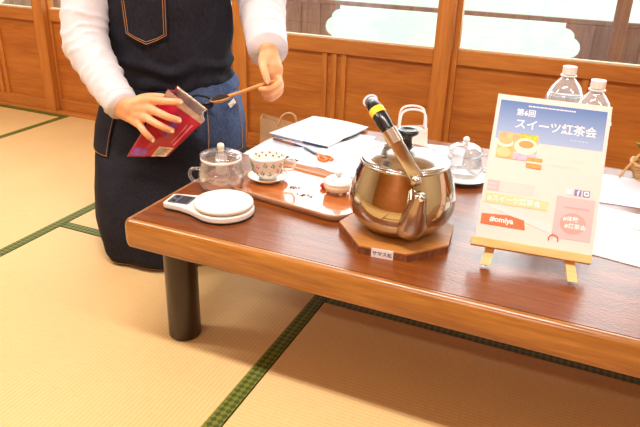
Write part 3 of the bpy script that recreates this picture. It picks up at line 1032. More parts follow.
# ================================================================== TRAY, CUP, BOWL
TRX, TRY, TRR = -0.575, 1.264, math.radians(-9)
tr = thing('serving_tray', 'rectangular wooden serving tray with pale raised rim beside the kettle', 'tray', (TRX, TRY, TZ), TRR)
tw, td = 0.335, 0.222
obj('bottom', MB().prism(rrect(tw - 0.008, td - 0.008, 0.042), 0.001, 0.006), W['tray'], tr)
m = MB()
rp = []
for off, z in ((-0.008, 0.006), (-0.003, 0.010), (-0.001, 0.016), (0.001, 0.0175), (0.003, 0.016), (0.0005, 0.008), (-0.004, 0.001)):
    rp.append([(x, y, z) for x, y in rrect(tw + 2 * off, td + 2 * off, 0.046 + off)])
n = len(rp[0])
m.v = [p for r in rp for p in r]
m.f = [(j * n + i, j * n + (i + 1) % n, (j + 1) * n + (i + 1) % n, (j + 1) * n + i) for j in range(len(rp) - 1) for i in range(n)]
obj('rim', m, W['trayrim'], tr, smooth=True)
TS = TZ + 0.006
sa2 = thing('saucer', 'white gilt-rimmed saucer under the flowered teacup on the tray', 'saucer', (-0.683, 1.276, TS))
obj('dish', MB().lathe([(0, 0.001), (0.030, 0.0), (0.033, 0.003), (0.042, 0.009), (0.049, 0.012), (0.0485, 0.0135), (0.042, 0.012), (0.033, 0.007), (0, 0.006)], seg=48), CHINA, sa2, smooth=True)
obj('rim', MB().lathe([(0.0480, 0.0115), (0.0498, 0.012), (0.0498, 0.0138), (0.0480, 0.0138)], seg=48, close=True), plain('gilt_rim', (206, 160, 90), 0.3, metal=0.6), sa2, smooth=True)
cu = thing('teacup', 'white china teacup painted with pink flowers and green leaves on the tray', 'cup', (-0.683, 1.276, TS + 0.0065))
cprof = [(0, 0.004), (0.018, 0.0), (0.021, 0.001), (0.021, 0.005), (0.029, 0.011), (0.037, 0.023), (0.0405, 0.038), (0.043, 0.052), (0.0455, 0.058)]
cin = [(r - 0.0022, z + 0.001) for r, z in cprof[4:]][::-1]
obj('bowl', MB().lathe(cprof + cin + [(0, 0.010)], seg=48), CHINA, cu, smooth=True)
obj('handle', MB().tube(catmull([(0.040, 0.012, 0.048), (0.056, 0.017, 0.053), (0.064, 0.019, 0.042), (0.058, 0.017, 0.026), (0.038, 0.011, 0.024)], 6), 0.0032, 10), CHINA, cu, smooth=True)
def on_cup(a, z):
    for (r0, z0), (r1, z1) in zip(cprof, cprof[1:]):
        if z0 <= z <= z1 and z1 > z0:
            return r0 + (r1 - r0) * (z - z0) / (z1 - z0)
    return 0.045
for i in range(18):
    a = math.radians(-185 + (i % 9) * 27 + 9 * (i // 9) + random.uniform(-4, 4))
    z = (0.024 if i < 9 else 0.042) + random.uniform(-0.004, 0.004)
    mat_ = (PINKP, GREENP, GREENP)[i % 3]
    for k in range(4):
        aa = a + 0.085 * math.cos(k * 1.7)
        zz = z + 0.0042 * math.sin(k * 1.7)
        obj('flower_print' if mat_ is PINKP else 'leaf_print', MB().ball(((on_cup(aa, zz) - 0.0005) * math.cos(aa), (on_cup(aa, zz) - 0.0005) * math.sin(aa), zz), 0.0022, 8, 6), mat_, cu, smooth=True)
# prints inside the far wall of the bowl
for i in range(12):
    a = math.radians(20 + i * 13)
    z = 0.044 + 0.007 * (i % 2)
    r = on_cup(a, z) - 0.0026
    obj('flower_print' if i % 2 else 'leaf_print', MB().ball((r * math.cos(a), r * math.sin(a), z), 0.0026, 8, 6), PINKP if i % 2 else GREENP, cu, smooth=True)

bw = thing('sugar_bowl', 'small cream lidded bowl on little feet at the right end of the tray', 'bowl', (-0.500, 1.282, TS))
obj('bowl', MB().lathe([(0, 0.006), (0.022, 0.006), (0.0325, 0.011), (0.0345, 0.020), (0.0345, 0.027), (0, 0.027)], seg=40), CREAM, bw, smooth=True)
bl = obj('lid', MB().lathe([(0.0355, 0.027), (0.0358, 0.030), (0.030, 0.035), (0.016, 0.039), (0, 0.040)], seg=40), CHINA, bw, smooth=True)
obj('knob', MB().lathe([(0.006, 0.038), (0.0055, 0.043), (0.010, 0.048), (0.0095, 0.053), (0, 0.055)], seg=20), CHINA, bl, smooth=True)
for k in range(3):
    a = math.radians(-90 + 35 + 120 * k)
    obj('foot', MB().ball((0.024 * math.cos(a), 0.024 * math.sin(a), 0.0052), 0.005, 10, 8), CREAM, bw, smooth=True)
tag(obj('red_candy', MB().ball((0, 0, 0.007), (0.0085, 0.007, 0.007), 14, 10), REDP, smooth=True, loc=(-0.541, 1.290, TS)), 'small red wrapped sweet beside the cream bowl', 'sweet')
m = MB()
for i in range(26):
    cx, cy = random.choice([(-0.605, 1.262), (-0.600, 1.255), (-0.575, 1.226), (-0.555, 1.228)])
    px_, py_ = cx + random.uniform(-0.014, 0.014), cy + random.uniform(-0.006, 0.006)
    a = random.uniform(0, PI)
    m.tube([(px_, py_, 0.0012), (px_ + 0.006 * math.cos(a), py_ + 0.006 * math.sin(a), 0.0016)], 0.0008, 5)
tag(obj('spilled_tea_leaves', m, TEA, loc=(0, 0, TS)), 'dark tea leaf crumbs scattered on the tray', 'tea leaves', kind='stuff')

# ================================================================== PAPERS AND PENS
def sheet(name, label, cx, cy, w_, d_, rz, z, mat, curl=0.0, th=0.0012, cat='paper', group='papers on the table'):
    t = MB().grid(lambda a, b: ((a - 0.5) * w_, (b - 0.5) * d_, curl * (abs(a - 0.5) * 2) ** 3 * (b if curl > 0 else 1)), 9, 9)
    o = obj(name, t, mat, solid=th, loc=(cx, cy, z + th / 2), rot=(0, 0, rz))
    return tag(o, label, cat, group)
def corners_rect(c0, c1, c2):
    a, b, c = Vector(c0), Vector(c1), Vector(c2)
    return ((a + c) / 2), (b - a).length, (c - b).length, math.atan2((b - a).y, (b - a).x)
sheet('document_sheet', 'wide white sheet lying under the folder, nearest the teacup', -0.704, 1.592, 0.268, 0.330, math.radians(-1), TZ + 0.0004, PAPER2)
sheet('document_sheet', 'white printed sheet between the sugar bowl and the kettle', -0.560, 1.560, 0.210, 0.290, math.radians(-20), TZ + 0.0024, PAPER)
sheet('document_sheet', 'white sheet lying behind the kettle', -0.400, 1.640, 0.230, 0.250, math.radians(8), TZ + 0.0004, PAPER)
fo = thing('document_folder', 'white folder of papers on top of the sheets with a navy edge', 'folder', (-0.735, 1.710, TZ + 0.0045), math.radians(-9))
obj('cover', MB().grid(lambda a, b: ((a - 0.5) * 0.205, (b - 0.5) * 0.24, 0.0052 + 0.004 * math.sin(a * 3) * b), 10, 10), PAPER, fo, solid=0.0015)
obj('sheet_stack', bx(-0.099, 0.100, -0.117, 0.116, 0.0, 0.0042), PAPER2, fo, bevel=0.001)
obj('spine', bx(0.020, 0.1035, -0.1225, -0.1185, 0.0, 0.0055), BLUE, fo)
# printed lines on the lower sheet
def pen(label, a, b, z, mat, tipmat, r=0.0038):
    a, b = Vector((a[0], a[1], z + r)), Vector((b[0], b[1], z + r))
    d = b - a
    t = thing('pen', label, 'pen', tuple(a), math.atan2(d.y, d.x), 'pens among the papers')
    ln = d.length
    obj('barrel', MB().tube([(0, 0, 0), (ln * 0.72, 0, 0)], r, 12), mat, t, smooth=True)
    obj('tip', MB().tube([(ln * 0.72, 0, 0), (ln * 0.92, 0, 0), (ln, 0, 0)], [r, r * 0.6, 0.0006], 12), tipmat, t, smooth=True)
    obj('clip', bx(0.004, 0.034, -0.0012, 0.0012, r, r + 0.0012), tipmat, t)
    return t
pen('brown barrelled pen with navy cap lying along the folder edge', (-0.822, 1.573), (-0.712, 1.546), TZ + 0.003, plain('brown_pen_barrel', (150, 96, 58), 0.4), BLUE)
pen('short dark navy pen near the teacup', (-0.758, 1.462), (-0.676, 1.434), TZ + 0.003, BLUE, GREY)
pen('slim black pen on the sheets behind the sugar bowl', (-0.640, 1.655), (-0.615, 1.745), TZ + 0.005, BLACK, GREY, 0.003)
sx = thing('scissors', 'scissors with orange handles lying on the white sheets', 'scissors', (-0.660, 1.510, TZ + 0.006), math.radians(-33))
for k in (-1, 1):
    obj('blade', MB().prism([(-0.062, 0.000), (-0.055, 0.005 * k), (0.0, 0.006 * k), (0.01, 0.001 * k), (0.0, -0.003 * k)][::k], 0.0 if k < 0 else 0.0022, 0.0018 if k < 0 else 0.004), GREY, sx)
    lp = [(0.008, 0.002 * k, 0.002), (0.022, 0.004 * k, 0.002), (0.040, 0.016 * k, 0.002), (0.058, 0.017 * k, 0.002), (0.064, 0.008 * k, 0.002), (0.052, 0.003 * k, 0.002), (0.030, 0.005 * k, 0.002)]
    obj('handle', MB().tube(catmull(lp, 5), 0.0036, 10), ORANGE, sx, smooth=True)
obj('pivot', MB().lathe([(0.003, 0.004), (0.003, 0.0052), (0, 0.0056)], (0.002, 0, 0), 14), GREY, sx)
tag(obj('thin_cord', MB().tube(catmull([(-0.47, 1.50, TZ + 0.008), (-0.52, 1.54, TZ + 0.007), (-0.54, 1.60, TZ + 0.006), (-0.50, 1.66, TZ + 0.006), (-0.44, 1.69, TZ + 0.005)], 6), 0.0012, 8), BLUE, smooth=True), 'thin dark cord curling over the papers behind the kettle', 'cord')

# right side of the table
sheet('document_sheet', 'large white sheet right of the poster with its near edge showing', 0.210, 1.345, 0.34, 0.27, math.radians(-9), TZ + 0.0004, PAPER)
sheet('document_sheet', 'pale pink printed card lying on the large white sheet', 0.205, 1.420, 0.13, 0.065, math.radians(-9), TZ + 0.0022, PINKWHITE)
sheet('document_sheet', 'bluish white sheet at the back edge of the table by the basket', 0.150, 1.640, 0.30, 0.21, math.radians(4), TZ + 0.0004, PAPER2)
sheet('document_sheet', 'white leaflet under the water bottles', -0.08, 1.560, 0.20, 0.25, math.radians(10), TZ - 0.0004, PAPER, th=0.0008)

# ================================================================== SMALL THINGS AT THE BACK
bg_ = thing('gift_bag', 'small pinkish white gift bag with two white loop handles behind the kettle', 'bag', (-0.455, 1.730, TZ), math.radians(20))
m = MB()
m.v = [(-0.046, -0.024, 0), (0.046, -0.024, 0), (0.046, 0.024, 0), (-0.046, 0.024, 0), (-0.043, -0.020, 0.052), (0.043, -0.020, 0.058), (0.043, 0.020, 0.058), (-0.043, 0.020, 0.052)]
m.f = [(0, 3, 2, 1), (0, 1, 5, 4), (1, 2, 6, 5), (2, 3, 7, 6), (3, 0, 4, 7)]
obj('body', m, PINKWHITE, bg_, solid=0.0015, bevel=0.002)
for yy in (-0.021, 0.021):
    hh = catmull([(-0.037, yy, 0.045), (-0.036, yy, 0.085), (-0.030, yy, 0.104), (-0.012, yy, 0.112), (0.012, yy, 0.112), (0.030, yy, 0.104), (0.036, yy, 0.085), (0.037, yy, 0.045)], 5)
    obj('handle', MB().tube(hh, 0.0032, 10), WHITE, bg_, smooth=True)
obj('tissue', MB().ball((0.0, 0.0, 0.048), (0.036, 0.015, 0.010), 16, 8), WHITE, bg_, smooth=True)

tt_ = thing('paper_carrier_bag', 'beige paper carrier bag with a round handle on the floor behind the table', 'bag', (-1.035, 2.035, 0), math.radians(20))
m = MB()
m.v = [(-0.075, -0.04, 0.001), (0.075, -0.04, 0.001), (0.075, 0.04, 0.001), (-0.075, 0.04, 0.001), (-0.07, -0.03, 0.262), (0.07, -0.03, 0.225), (0.07, 0.03, 0.225), (-0.07, 0.03, 0.262)]
m.f = [(0, 3, 2, 1), (0, 1, 5, 4), (1, 2, 6, 5), (2, 3, 7, 6), (3, 0, 4, 7)]
obj('body', m, BEIGE, tt_, solid=0.002, bevel=0.002)
obj('handle', MB().tube(catmull([(-0.005, -0.03, 0.235), (0.010, -0.032, 0.272), (0.035, -0.032, 0.285), (0.058, -0.032, 0.272), (0.066, -0.03, 0.225)], 6), 0.004, 10), BEIGE, tt_, smooth=True)

bk = thing('plant_basket', 'small wicker basket of green and yellow leaves at the right edge of the photo', 'basket', (0.186, 1.760, TZ))
for k in range(6):
    r = 0.043 + 0.003 * k
    obj('weave_ring', MB().tube([(r * math.cos(2 * PI * i / 28), r * math.sin(2 * PI * i / 28), 0.006 + k * 0.0075 + 0.0012 * (-1) ** i) for i in range(29)], 0.0042, 8), WICKER, bk, smooth=True)
obj('base', MB().lathe([(0, 0.0), (0.044, 0.0), (0.046, 0.004), (0, 0.004)], seg=28), WICKER, bk)
obj('handle', MB().tube(catmull([(-0.078, -0.03, 0.004), (-0.066, -0.028, 0.030), (-0.050, -0.02, 0.054), (-0.030, -0.01, 0.085), (0.0, 0.0, 0.098), (0.032, 0.012, 0.08), (0.052, 0.02, 0.045)], 6), 0.0035, 8), WICKER, bk, smooth=True)
lf = MB()
lf.grid(lambda a, b: ((a - 0.5) * 0.022 * math.sin(PI * min(0.98, b * 0.9 + 0.08)), b * 0.05, 0.008 * math.sin(b * 2.4) + 0.006 * abs(a - 0.5)), 5, 7)
for i in range(22):
    a = i * 2.4
    rr = 0.012 + 0.022 * ((i * 5) % 7) / 7
    o = obj('leaf', lf.mesh('leaf') if i < 2 else bpy.data.objects['leaf' if i % 3 else 'leaf.001'].data, GREEN if i != 1 else LEAFY, bk, smooth=True)
    o.location = (rr * math.cos(a), rr * math.sin(a), 0.045 + 0.006 * (i % 4))
    o.rotation_euler = (0.5 + 0.6 * random.random(), 0.3 * random.uniform(-1, 1), a - PI / 2 + random.uniform(-0.4, 0.4))

# ================================================================== PERSON, kneeling at the short end of the table
# local frame of the person: x = to the viewer's right, y = away from the viewer (facing is -y), z = up
PA = math.radians(25)
pn = thing('person', 'person in white shirt and dark denim apron kneeling and spooning tea from a red pouch', 'person', (-1.15, 1.555, 0), PA)
def Q(u, f, z):
    return (u, -f, z)      # u right, f towards the viewer, z up
def nz(p, s, o=0.0):
    return noise.noise(Vector(p) * s + Vector((o, o, o)))

WR_R, WR_L = Q(-0.074, 0.280, 0.464), Q(0.292, 0.215, 0.612)
EL_R, EL_L = Q(-0.205, 0.125, 0.590), Q(0.268, -0.060, 0.700)
SH_R, SH_L = Q(-0.165, 0.005, 0.855), Q(0.170, -0.010, 0.860)

# ---- body: one continuous skin (head, neck, trunk, arms, hands, legs)
b = MB()
b.ball(Q(0.0, 0.075, 1.085), (0.074, 0.092, 0.108), 24, 16)                       # skull
b.ball(Q(0.0, 0.105, 1.030), (0.056, 0.066, 0.066), 20, 14)                       # jaw
b.tube([Q(0, 0.158, 1.095), Q(0, 0.176, 1.065), Q(0, 0.168, 1.056)], [0.009, 0.013, 0.010], 10, round_cap=True)   # nose
for s_ in (-1, 1):
    b.ball(Q(s_ * 0.073, 0.062, 1.075), (0.010, 0.018, 0.028), 12, 10)            # ears
    b.ball(Q(s_ * 0.033, 0.146, 1.035), (0.022, 0.020, 0.022), 12, 10)            # cheeks
b.ball(Q(0, 0.160, 1.020), (0.022, 0.012, 0.012), 12, 8)                          # mouth
b.tube([Q(0, 0.03, 0.86), Q(0, 0.045, 0.94), Q(0, 0.065, 1.02)], [0.062, 0.050, 0.048], 18, round_cap=True)
b.tube([Q(0, -0.02, 0.30), Q(0, 0.0, 0.42), Q(0, 0.01, 0.55), Q(0, 0.015, 0.70), Q(0, 0.01, 0.82), Q(0, 0.02, 0.88)], [0.13, 0.12, 0.115, 0.125, 0.12, 0.07], 24, round_cap=True, flat=(1.22, 0.80), up=(0, 1, 0))
for sh, el, wr in ((SH_R, EL_R, WR_R), (SH_L, EL_L, WR_L)):
    b.tube([(sh[0] * 0.7, sh[1], sh[2] - 0.01), sh, el], [0.055, 0.050, 0.037], 16, round_cap=True)
    mid_ = Vector(el).lerp(Vector(wr), 0.4)
    b.tube([el, tuple(mid_), wr], [0.037, 0.034, 0.025], 16, round_cap=True)
for s_ in (-1, 1):                                                                # folded legs
    b.tube([Q(s_ * 0.085, -0.03, 0.26), Q(s_ * 0.095, 0.12, 0.17), Q(s_ * 0.095, 0.245, 0.085)], [0.085, 0.075, 0.058], 16, round_cap=True)
    b.tube([Q(s_ * 0.095, 0.235, 0.075), Q(s_ * 0.09, 0.02, 0.07), Q(s_ * 0.08, -0.16, 0.05)], [0.055, 0.055, 0.036], 16, round_cap=True)
    b.tube([Q(s_ * 0.08, -0.16, 0.045), Q(s_ * 0.065, -0.27, 0.03)], [0.034, 0.022], 12, round_cap=True)
def finger(pts, r0=0.0088, r1=0.0066):
    p = catmull([Q(*q) for q in pts], 4)
    b.tube(p, [r0 + (r1 - r0) * i / (len(p) - 1) for i in range(len(p))], 12, round_cap=True)
# right hand (viewer's left): back of the hand to the viewer, fingers spread over the pouch
kn = [(0.008, 0.338, 0.4990), (0.008, 0.346, 0.4785), (-0.003, 0.346, 0.4570), (-0.024, 0.337, 0.4370)]
for k_, kk in enumerate(kn):
    b.tube([Q(-0.078, 0.279, 0.466 - 0.004 * k_), Q(-0.045, 0.306, 0.478 - 0.011 * k_), Q(*kk)], [0.023, 0.0195, 0.0130], 14, round_cap=True)
b.ball(Q(-0.030, 0.314, 0.469), (0.036, 0.018, 0.030), 18, 12)
finger([(0.004, 0.337, 0.4995), (0.034, 0.355, 0.5020), (0.062, 0.358, 0.5010), (0.085, 0.351, 0.4985)], 0.0112, 0.0086)
finger([(0.004, 0.345, 0.4785), (0.032, 0.363, 0.4740), (0.058, 0.367, 0.4640), (0.080, 0.358, 0.4545)], 0.0112, 0.0088)
finger([(-0.006, 0.345, 0.4570), (0.020, 0.363, 0.4490), (0.043, 0.367, 0.4380), (0.061, 0.358, 0.4275)], 0.0108, 0.0085)
finger([(-0.026, 0.336, 0.4370), (-0.012, 0.352, 0.4250), (0.000, 0.356, 0.4120), (0.009, 0.348, 0.4000)], 0.0100, 0.0078)
finger([(-0.050, 0.290, 0.476), (-0.025, 0.272, 0.486), (0.010, 0.262, 0.488), (0.040, 0.258, 0.482)], 0.0135, 0.0095)   # thumb, behind the pouch
# left hand (viewer's right): closed round the handle of the spoon
b.tube([Q(0.292, 0.205, 0.618), Q(0.300, 0.235, 0.588), Q(0.310, 0.245, 0.556), Q(0.314, 0.244, 0.535)], [0.024, 0.027, 0.027, 0.020], 16, round_cap=True, flat=(1.0, 0.8))
b.ball(Q(0.308, 0.243, 0.560), (0.028, 0.022, 0.034), 16, 12)
finger([(0.322, 0.248, 0.549), (0.324, 0.273, 0.536), (0.303, 0.295, 0.5240), (0.279, 0.292, 0.5220)], 0.0095, 0.0075)
finger([(0.326, 0.243, 0.534), (0.329, 0.267, 0.520), (0.308, 0.288, 0.5090), (0.286, 0.284, 0.5080)], 0.0095, 0.0075)
finger([(0.325, 0.236, 0.521), (0.328, 0.257, 0.507), (0.310, 0.277, 0.4970), (0.291, 0.272, 0.4970)], 0.0090, 0.0070)
finger([(0.319, 0.228, 0.511), (0.320, 0.244, 0.498), (0.306, 0.262, 0.4890), (0.291, 0.258, 0.4895)], 0.0080, 0.0062)
finger([(0.283, 0.240, 0.592), (0.284, 0.268, 0.580), (0.291, 0.290, 0.562), (0.297, 0.298, 0.5450)], 0.0130, 0.0090)      # thumb
organic('body', b, SKIN, pn, 0.0032, 5)
# finger nails on the hand that lies on the pouch
for c_, d_ in (((0.087, 0.3590, 0.4985), (1, 0, -0.1)), ((0.083, 0.3665, 0.4545), (0.9, 0, -0.4)), ((0.063, 0.3662, 0.4270), (0.85, 0, -0.5)), ((0.011, 0.3555, 0.3985), (0.5, 0, -0.85)), ((0.2975, 0.3070, 0.5435), (0.2, 0, -1))):
    m = MB().ball((0, 0, 0), (0.0052, 0.0016, 0.0040), 10, 6)
    ang_ = math.atan2(d_[2], d_[0])
    obj('finger_nail', m, plain('nail', (244, 196, 168), 0.25) if 'nail' not in bpy.data.materials else bpy.data.materials['nail'], pn, smooth=True, loc=Q(*c_), rot=(0, -ang_, 0))
# face and hair
for s_ in (-1, 1):
    e_ = obj('eye', MB().ball(Q(s_ * 0.030, 0.152, 1.085), (0.011, 0.008, 0.007), 12, 8), WHITE, pn, smooth=True)
    obj('iris', MB().ball(Q(s_ * 0.030, 0.158, 1.084), (0.0048, 0.003, 0.0055), 10, 8), BLACK, e_, smooth=True)
    obj('eyebrow', MB().tube([Q(s_ * 0.016, 0.163, 1.104), Q(s_ * 0.030, 0.161, 1.108), Q(s_ * 0.046, 0.150, 1.104)], [0.002, 0.0028, 0.0015], 8), HAIR, pn, smooth=True)
obj('lips', MB().tube([Q(-0.020, 0.165, 1.020), Q(0, 0.1735, 1.019), Q(0.020, 0.165, 1.020)], [0.002, 0.0052, 0.002], 10), plain('lips', (196, 110, 96), 0.5), pn, smooth=True)
h_ = MB()
h_.ball(Q(0, 0.050, 1.112), (0.088, 0.104, 0.100), 24, 16)
h_.ball(Q(0, 0.010, 1.06), (0.084, 0.080, 0.085), 20, 14)
h_.ball(Q(0, -0.075, 1.07), (0.036, 0.036, 0.036), 16, 12)
for s_ in (-1, 1):
    h_.tube([Q(s_ * 0.076, 0.07, 1.13), Q(s_ * 0.082, 0.06, 1.08), Q(s_ * 0.080, 0.04, 1.03)], [0.026, 0.022, 0.016], 12, round_cap=True)
organic('hair', h_, HAIR, pn, 0.006, 4, lambda c: 0.0015 * nz((c.x * 8, c.y * 8, c.z), 12))

# ---- shirt: trunk and both sleeves in one cloth
s = MB()
s.tube([Q(0, -0.03, 0.33), Q(0, -0.01, 0.45), Q(0, 0.0, 0.55), Q(0, 0.01, 0.68), Q(0, 0.005, 0.80), Q(0, 0.01, 0.865)], [0.142, 0.136, 0.134, 0.140, 0.136, 0.085], 32, round_cap=True, flat=(1.20, 0.86), up=(0, 1, 0))
def sleeve(path, rad):
    p = catmull(path, 6)
    k = len(p) - 1
    rr = []
    for i in range(len(p)):
        t = i / k * (len(rad) - 1)
        j = min(int(t), len(rad) - 2)
        rr.append(rad[j] + (rad[j + 1] - rad[j]) * (t - j))
    s.tube(p, rr, 24, cap=True)
    return p
ra = sleeve([Q(-0.115, 0.005, 0.850), Q(-0.170, 0.020, 0.815), Q(-0.203, 0.085, 0.700), Q(-0.200, 0.130, 0.600), Q(-0.142, 0.205, 0.523), Q(-0.083, 0.272, 0.470)], [0.075, 0.078, 0.063, 0.060, 0.052, 0.043])
la = sleeve([Q(0.115, 0.0, 0.855), Q(0.178, -0.010, 0.815), Q(0.250, -0.040, 0.735), Q(0.268, 0.020, 0.690), Q(0.280, 0.120, 0.650), Q(0.291, 0.195, 0.618)], [0.075, 0.078, 0.066, 0.064, 0.058, 0.051])
s.ball(EL_L, 0.064, 18, 12)
s.ball(EL_R, 0.060, 18, 12)
def fold(c):
    # loose cotton: creases that ring the forearms and gather at the elbows
    best = None
    for path in (ra, la):
        for i, p in enumerate(path):
            d = (c - p).length
            if best is None or d < best[0]:
                best = (d, i, path)
    d, i, path = best
    k = i / (len(path) - 1)
    if d > 0.10:
        return 0.004 * nz(c, 14)
    q = path[min(i + 1, len(path) - 1)] - path[max(i - 1, 0)]
    al = (c - path[i]).dot(q.normalized()) + sum((path[j + 1] - path[j]).length for j in range(i))
    wob = nz(c, 16, 3.1) * 1.6
    amp = 0.0030 + 0.0022 * k
    f = math.sin(al * 2 * PI / 0.040 + wob * 3.2)
    f = (max(0, f) ** 1.5) - 0.3
    return amp * f * (0.4 + abs(nz(c, 9, 7.7)) * 1.8) + 0.003 * nz(c, 22, 1.3)
organic('shirt', s, SHIRT, pn, 0.0055, 4, fold)
def cuff(p0, p1, r):
    p0, p1 = Vector(p0), Vector(p1)
    d = (p1 - p0)
    m = MB()
    m.tube([p0, p0.lerp(p1, 0.15), p0.lerp(p1, 0.85), p1, p0.lerp(p1, 0.96), p0.lerp(p1, 0.3)], [r * 0.98, r * 1.03, r * 1.0, r * 0.97, r * 0.90, r * 0.88], 32, cap=False)
    return obj('cuff', m, SHIRT, pn, smooth=True)
cuff(ra[-4], Vector(ra[-1]) + (Vector(ra[-1]) - Vector(ra[-4])).normalized() * 0.012, 0.0435)
cuff(la[-4], Vector(la[-1]) + (Vector(la[-1]) - Vector(la[-4])).normalized() * 0.030, 0.0530)
cl = MB()
for s_ in (-1, 1):
    cl.tube([Q(s_ * 0.062, -0.01, 0.925), Q(s_ * 0.066, 0.04, 0.915), Q(s_ * 0.04, 0.09, 0.885), Q(s_ * 0.008, 0.105, 0.865)], [0.012, 0.016, 0.016, 0.008], 10, flat=(1, 0.5))
cl.tube([Q(-0.062, -0.01, 0.925), Q(0, -0.035, 0.93), Q(0.062, -0.01, 0.925)], 0.013, 10, flat=(1, 0.5))
obj('collar', cl, SHIRT, pn, smooth=True)
# ---- trousers under the apron
t = MB()
t.ball(Q(0, -0.04, 0.27), (0.165, 0.135, 0.12), 20, 12)
for s_ in (-1, 1):
    t.tube([Q(s_ * 0.085, -0.03, 0.25), Q(s_ * 0.095, 0.12, 0.18), Q(s_ * 0.095, 0.245, 0.092)], [0.098, 0.088, 0.070], 18, round_cap=True)
    t.tube([Q(s_ * 0.095, 0.235, 0.078), Q(s_ * 0.09, 0.02, 0.078), Q(s_ * 0.08, -0.16, 0.056)], [0.066, 0.068, 0.048], 18, round_cap=True)
organic('trousers', t, TROUSER, pn, 0.009, 4)

# ---- apron: skirt that drapes over the knees, bib, pocket, waistband, bow, tag
ap = obj('apron', MB().grid(lambda a, bb: (0, 0, 0), 2, 2), BIB, pn)
SKZ = [(0.485, 0.0, 0.175, 0.0, 0.135), (0.43, 0.0, 0.2, 0.01, 0.165), (0.36, -0.002, 0.217, 0.022, 0.2), (0.28, -0.006, 0.222, 0.035, 0.24), (0.19, -0.01, 0.222, 0.048, 0.265), (0.1, -0.014, 0.216, 0.055, 0.278), (0.03, -0.016, 0.203, 0.055, 0.278), (0.004, -0.016, 0.188, 0.055, 0.264)]
def interp(tab, v):
    # v in 0..1 over rows, smooth
    x = v * (len(tab) - 1)
    i = min(int(x), len(tab) - 2)
    t_ = x - i
    return [a_ + (c_ - a_) * t_ for a_, c_ in zip(tab[i], tab[i + 1])]
def skirt(a, v):
    z, cx, ax, w0, bw_ = interp(SKZ, v)
    th = math.radians(-128 + 256 * a)
    sn, cs = math.sin(th), math.cos(th)
    e = 0.80
    u = cx + ax * math.copysign(abs(sn) ** e, sn)
    f = w0 + bw_ * math.copysign(abs(cs) ** e, cs) * (1.0 if cs > 0 else 0.5)
    g = v ** 0.8
    dr = 0.006 * g * math.sin(th * 7 + 2.0 * nz((th, v, 0), 1.3)) + 0.012 * g * nz((th * 1.3, v * 1.4, 5), 1.7)
    if v < 0.25:
        dr += 0.004 * math.sin(th * 16 + nz((th, v, 1), 3) * 2) * (1 - v / 0.25)
    u += dr * sn
    f += dr * cs
    return Q(u, f, z)
m = MB().grid(skirt, 120, 48)
me = m.mesh('apron')
ap.data = me
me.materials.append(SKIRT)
for p in me.polygons:
    p.use_smooth = True
md = ap.modifiers.new('thickness', 'SOLIDIFY')
md.thickness = 0.002
BBZ = [(0.470, 0.000, 0.174, 0.000, 0.142), (0.52, 0.000, 0.177, 0.000, 0.156), (0.56, 0.002, 0.178, 0.002, 0.154), (0.64, 0.004, 0.180, 0.006, 0.150), (0.72, 0.004, 0.182, 0.010, 0.150), (0.80, 0.004, 0.180, 0.010, 0.142), (0.84, 0.004, 0.176, 0.010, 0.130)]
def bib(a, v):
    z, cx, ax, w0, bw_ = interp(BBZ, v)
    lim = 86 if v < 0.55 else 86 - (v - 0.55) / 0.45 * 44
    th = math.radians(-lim + 2 * lim * a)
    sn, cs = math.sin(th), math.cos(th)
    dr = 0.0
    if v < 0.6:
        k = 1 - v / 0.6
        dr = 0.007 * k * math.sin(v * 30 + 4 * nz((th * 1.2, v, 2), 1.5)) + 0.008 * k * nz((th * 2, v * 5, 9), 1.6)
    dr += 0.003 * nz((th * 2, v * 3, 4), 2)
    return Q(cx + (ax + dr) * sn, w0 + (bw_ + dr) * cs, z)
bb_ = obj('bib', MB().grid(bib, 80, 60), BIB, ap, smooth=True, solid=0.002)
def bibp(u, z, lift=0.003):
    # point on the bib surface straight ahead of (u, z)
    row = None
    for i in range(len(BBZ) - 1):
        if BBZ[i][0] <= z <= BBZ[i + 1][0]:
            k = (z - BBZ[i][0]) / (BBZ[i + 1][0] - BBZ[i][0])
            row = [p + (q - p) * k for p, q in zip(BBZ[i], BBZ[i + 1])]
    sn = max(-0.98, min(0.98, (u - row[1]) / row[2]))
    return Q(u, row[3] + row[4] * math.sqrt(1 - sn * sn) + lift, z)
# chest pocket: shield-shaped patch with doubled stitching
def pk(a, v):
    z = 0.723 - 0.118 * v
    if v > 0.78:
        t_ = (v - 0.78) / 0.22
        cut = abs(a - 0.5) * 2
        z = 0.723 - 0.118 * 0.78 - 0.118 * 0.30 * t_ * (1 - cut * 0.75)
    half = 0.063 - 0.004 * v
    return bibp(-0.033 + (a - 0.5) * 2 * half, z, 0.006)
pkt = obj('chest_pocket', MB().grid(pk, 16, 18), BIB, ap, smooth=True, solid=0.003)
def stitch(pts, par=None, rad=0.0009):
    obj('stitching', MB().tube(pts, rad, 6), STITCH, par or ap)
for ins in (0.004, 0.010):
    L_ = [bibp(-0.033 - 0.063 + ins, 0.720, 0.0082), bibp(-0.033 - 0.061 + ins, 0.678, 0.0082), bibp(-0.033 - 0.0595 + ins, 0.628 + ins * 0.3, 0.0082), bibp(-0.033 - 0.03, 0.6125 + ins * 0.8, 0.0082), bibp(-0.033, 0.600 + ins, 0.0082), bibp(-0.033 + 0.03, 0.6125 + ins * 0.8, 0.0082), bibp(-0.033 + 0.0595 - ins, 0.628 + ins * 0.3, 0.0082), bibp(-0.033 + 0.061 - ins, 0.678, 0.0082), bibp(-0.033 + 0.063 - ins, 0.720, 0.0082)]
    stitch(L_, pkt)
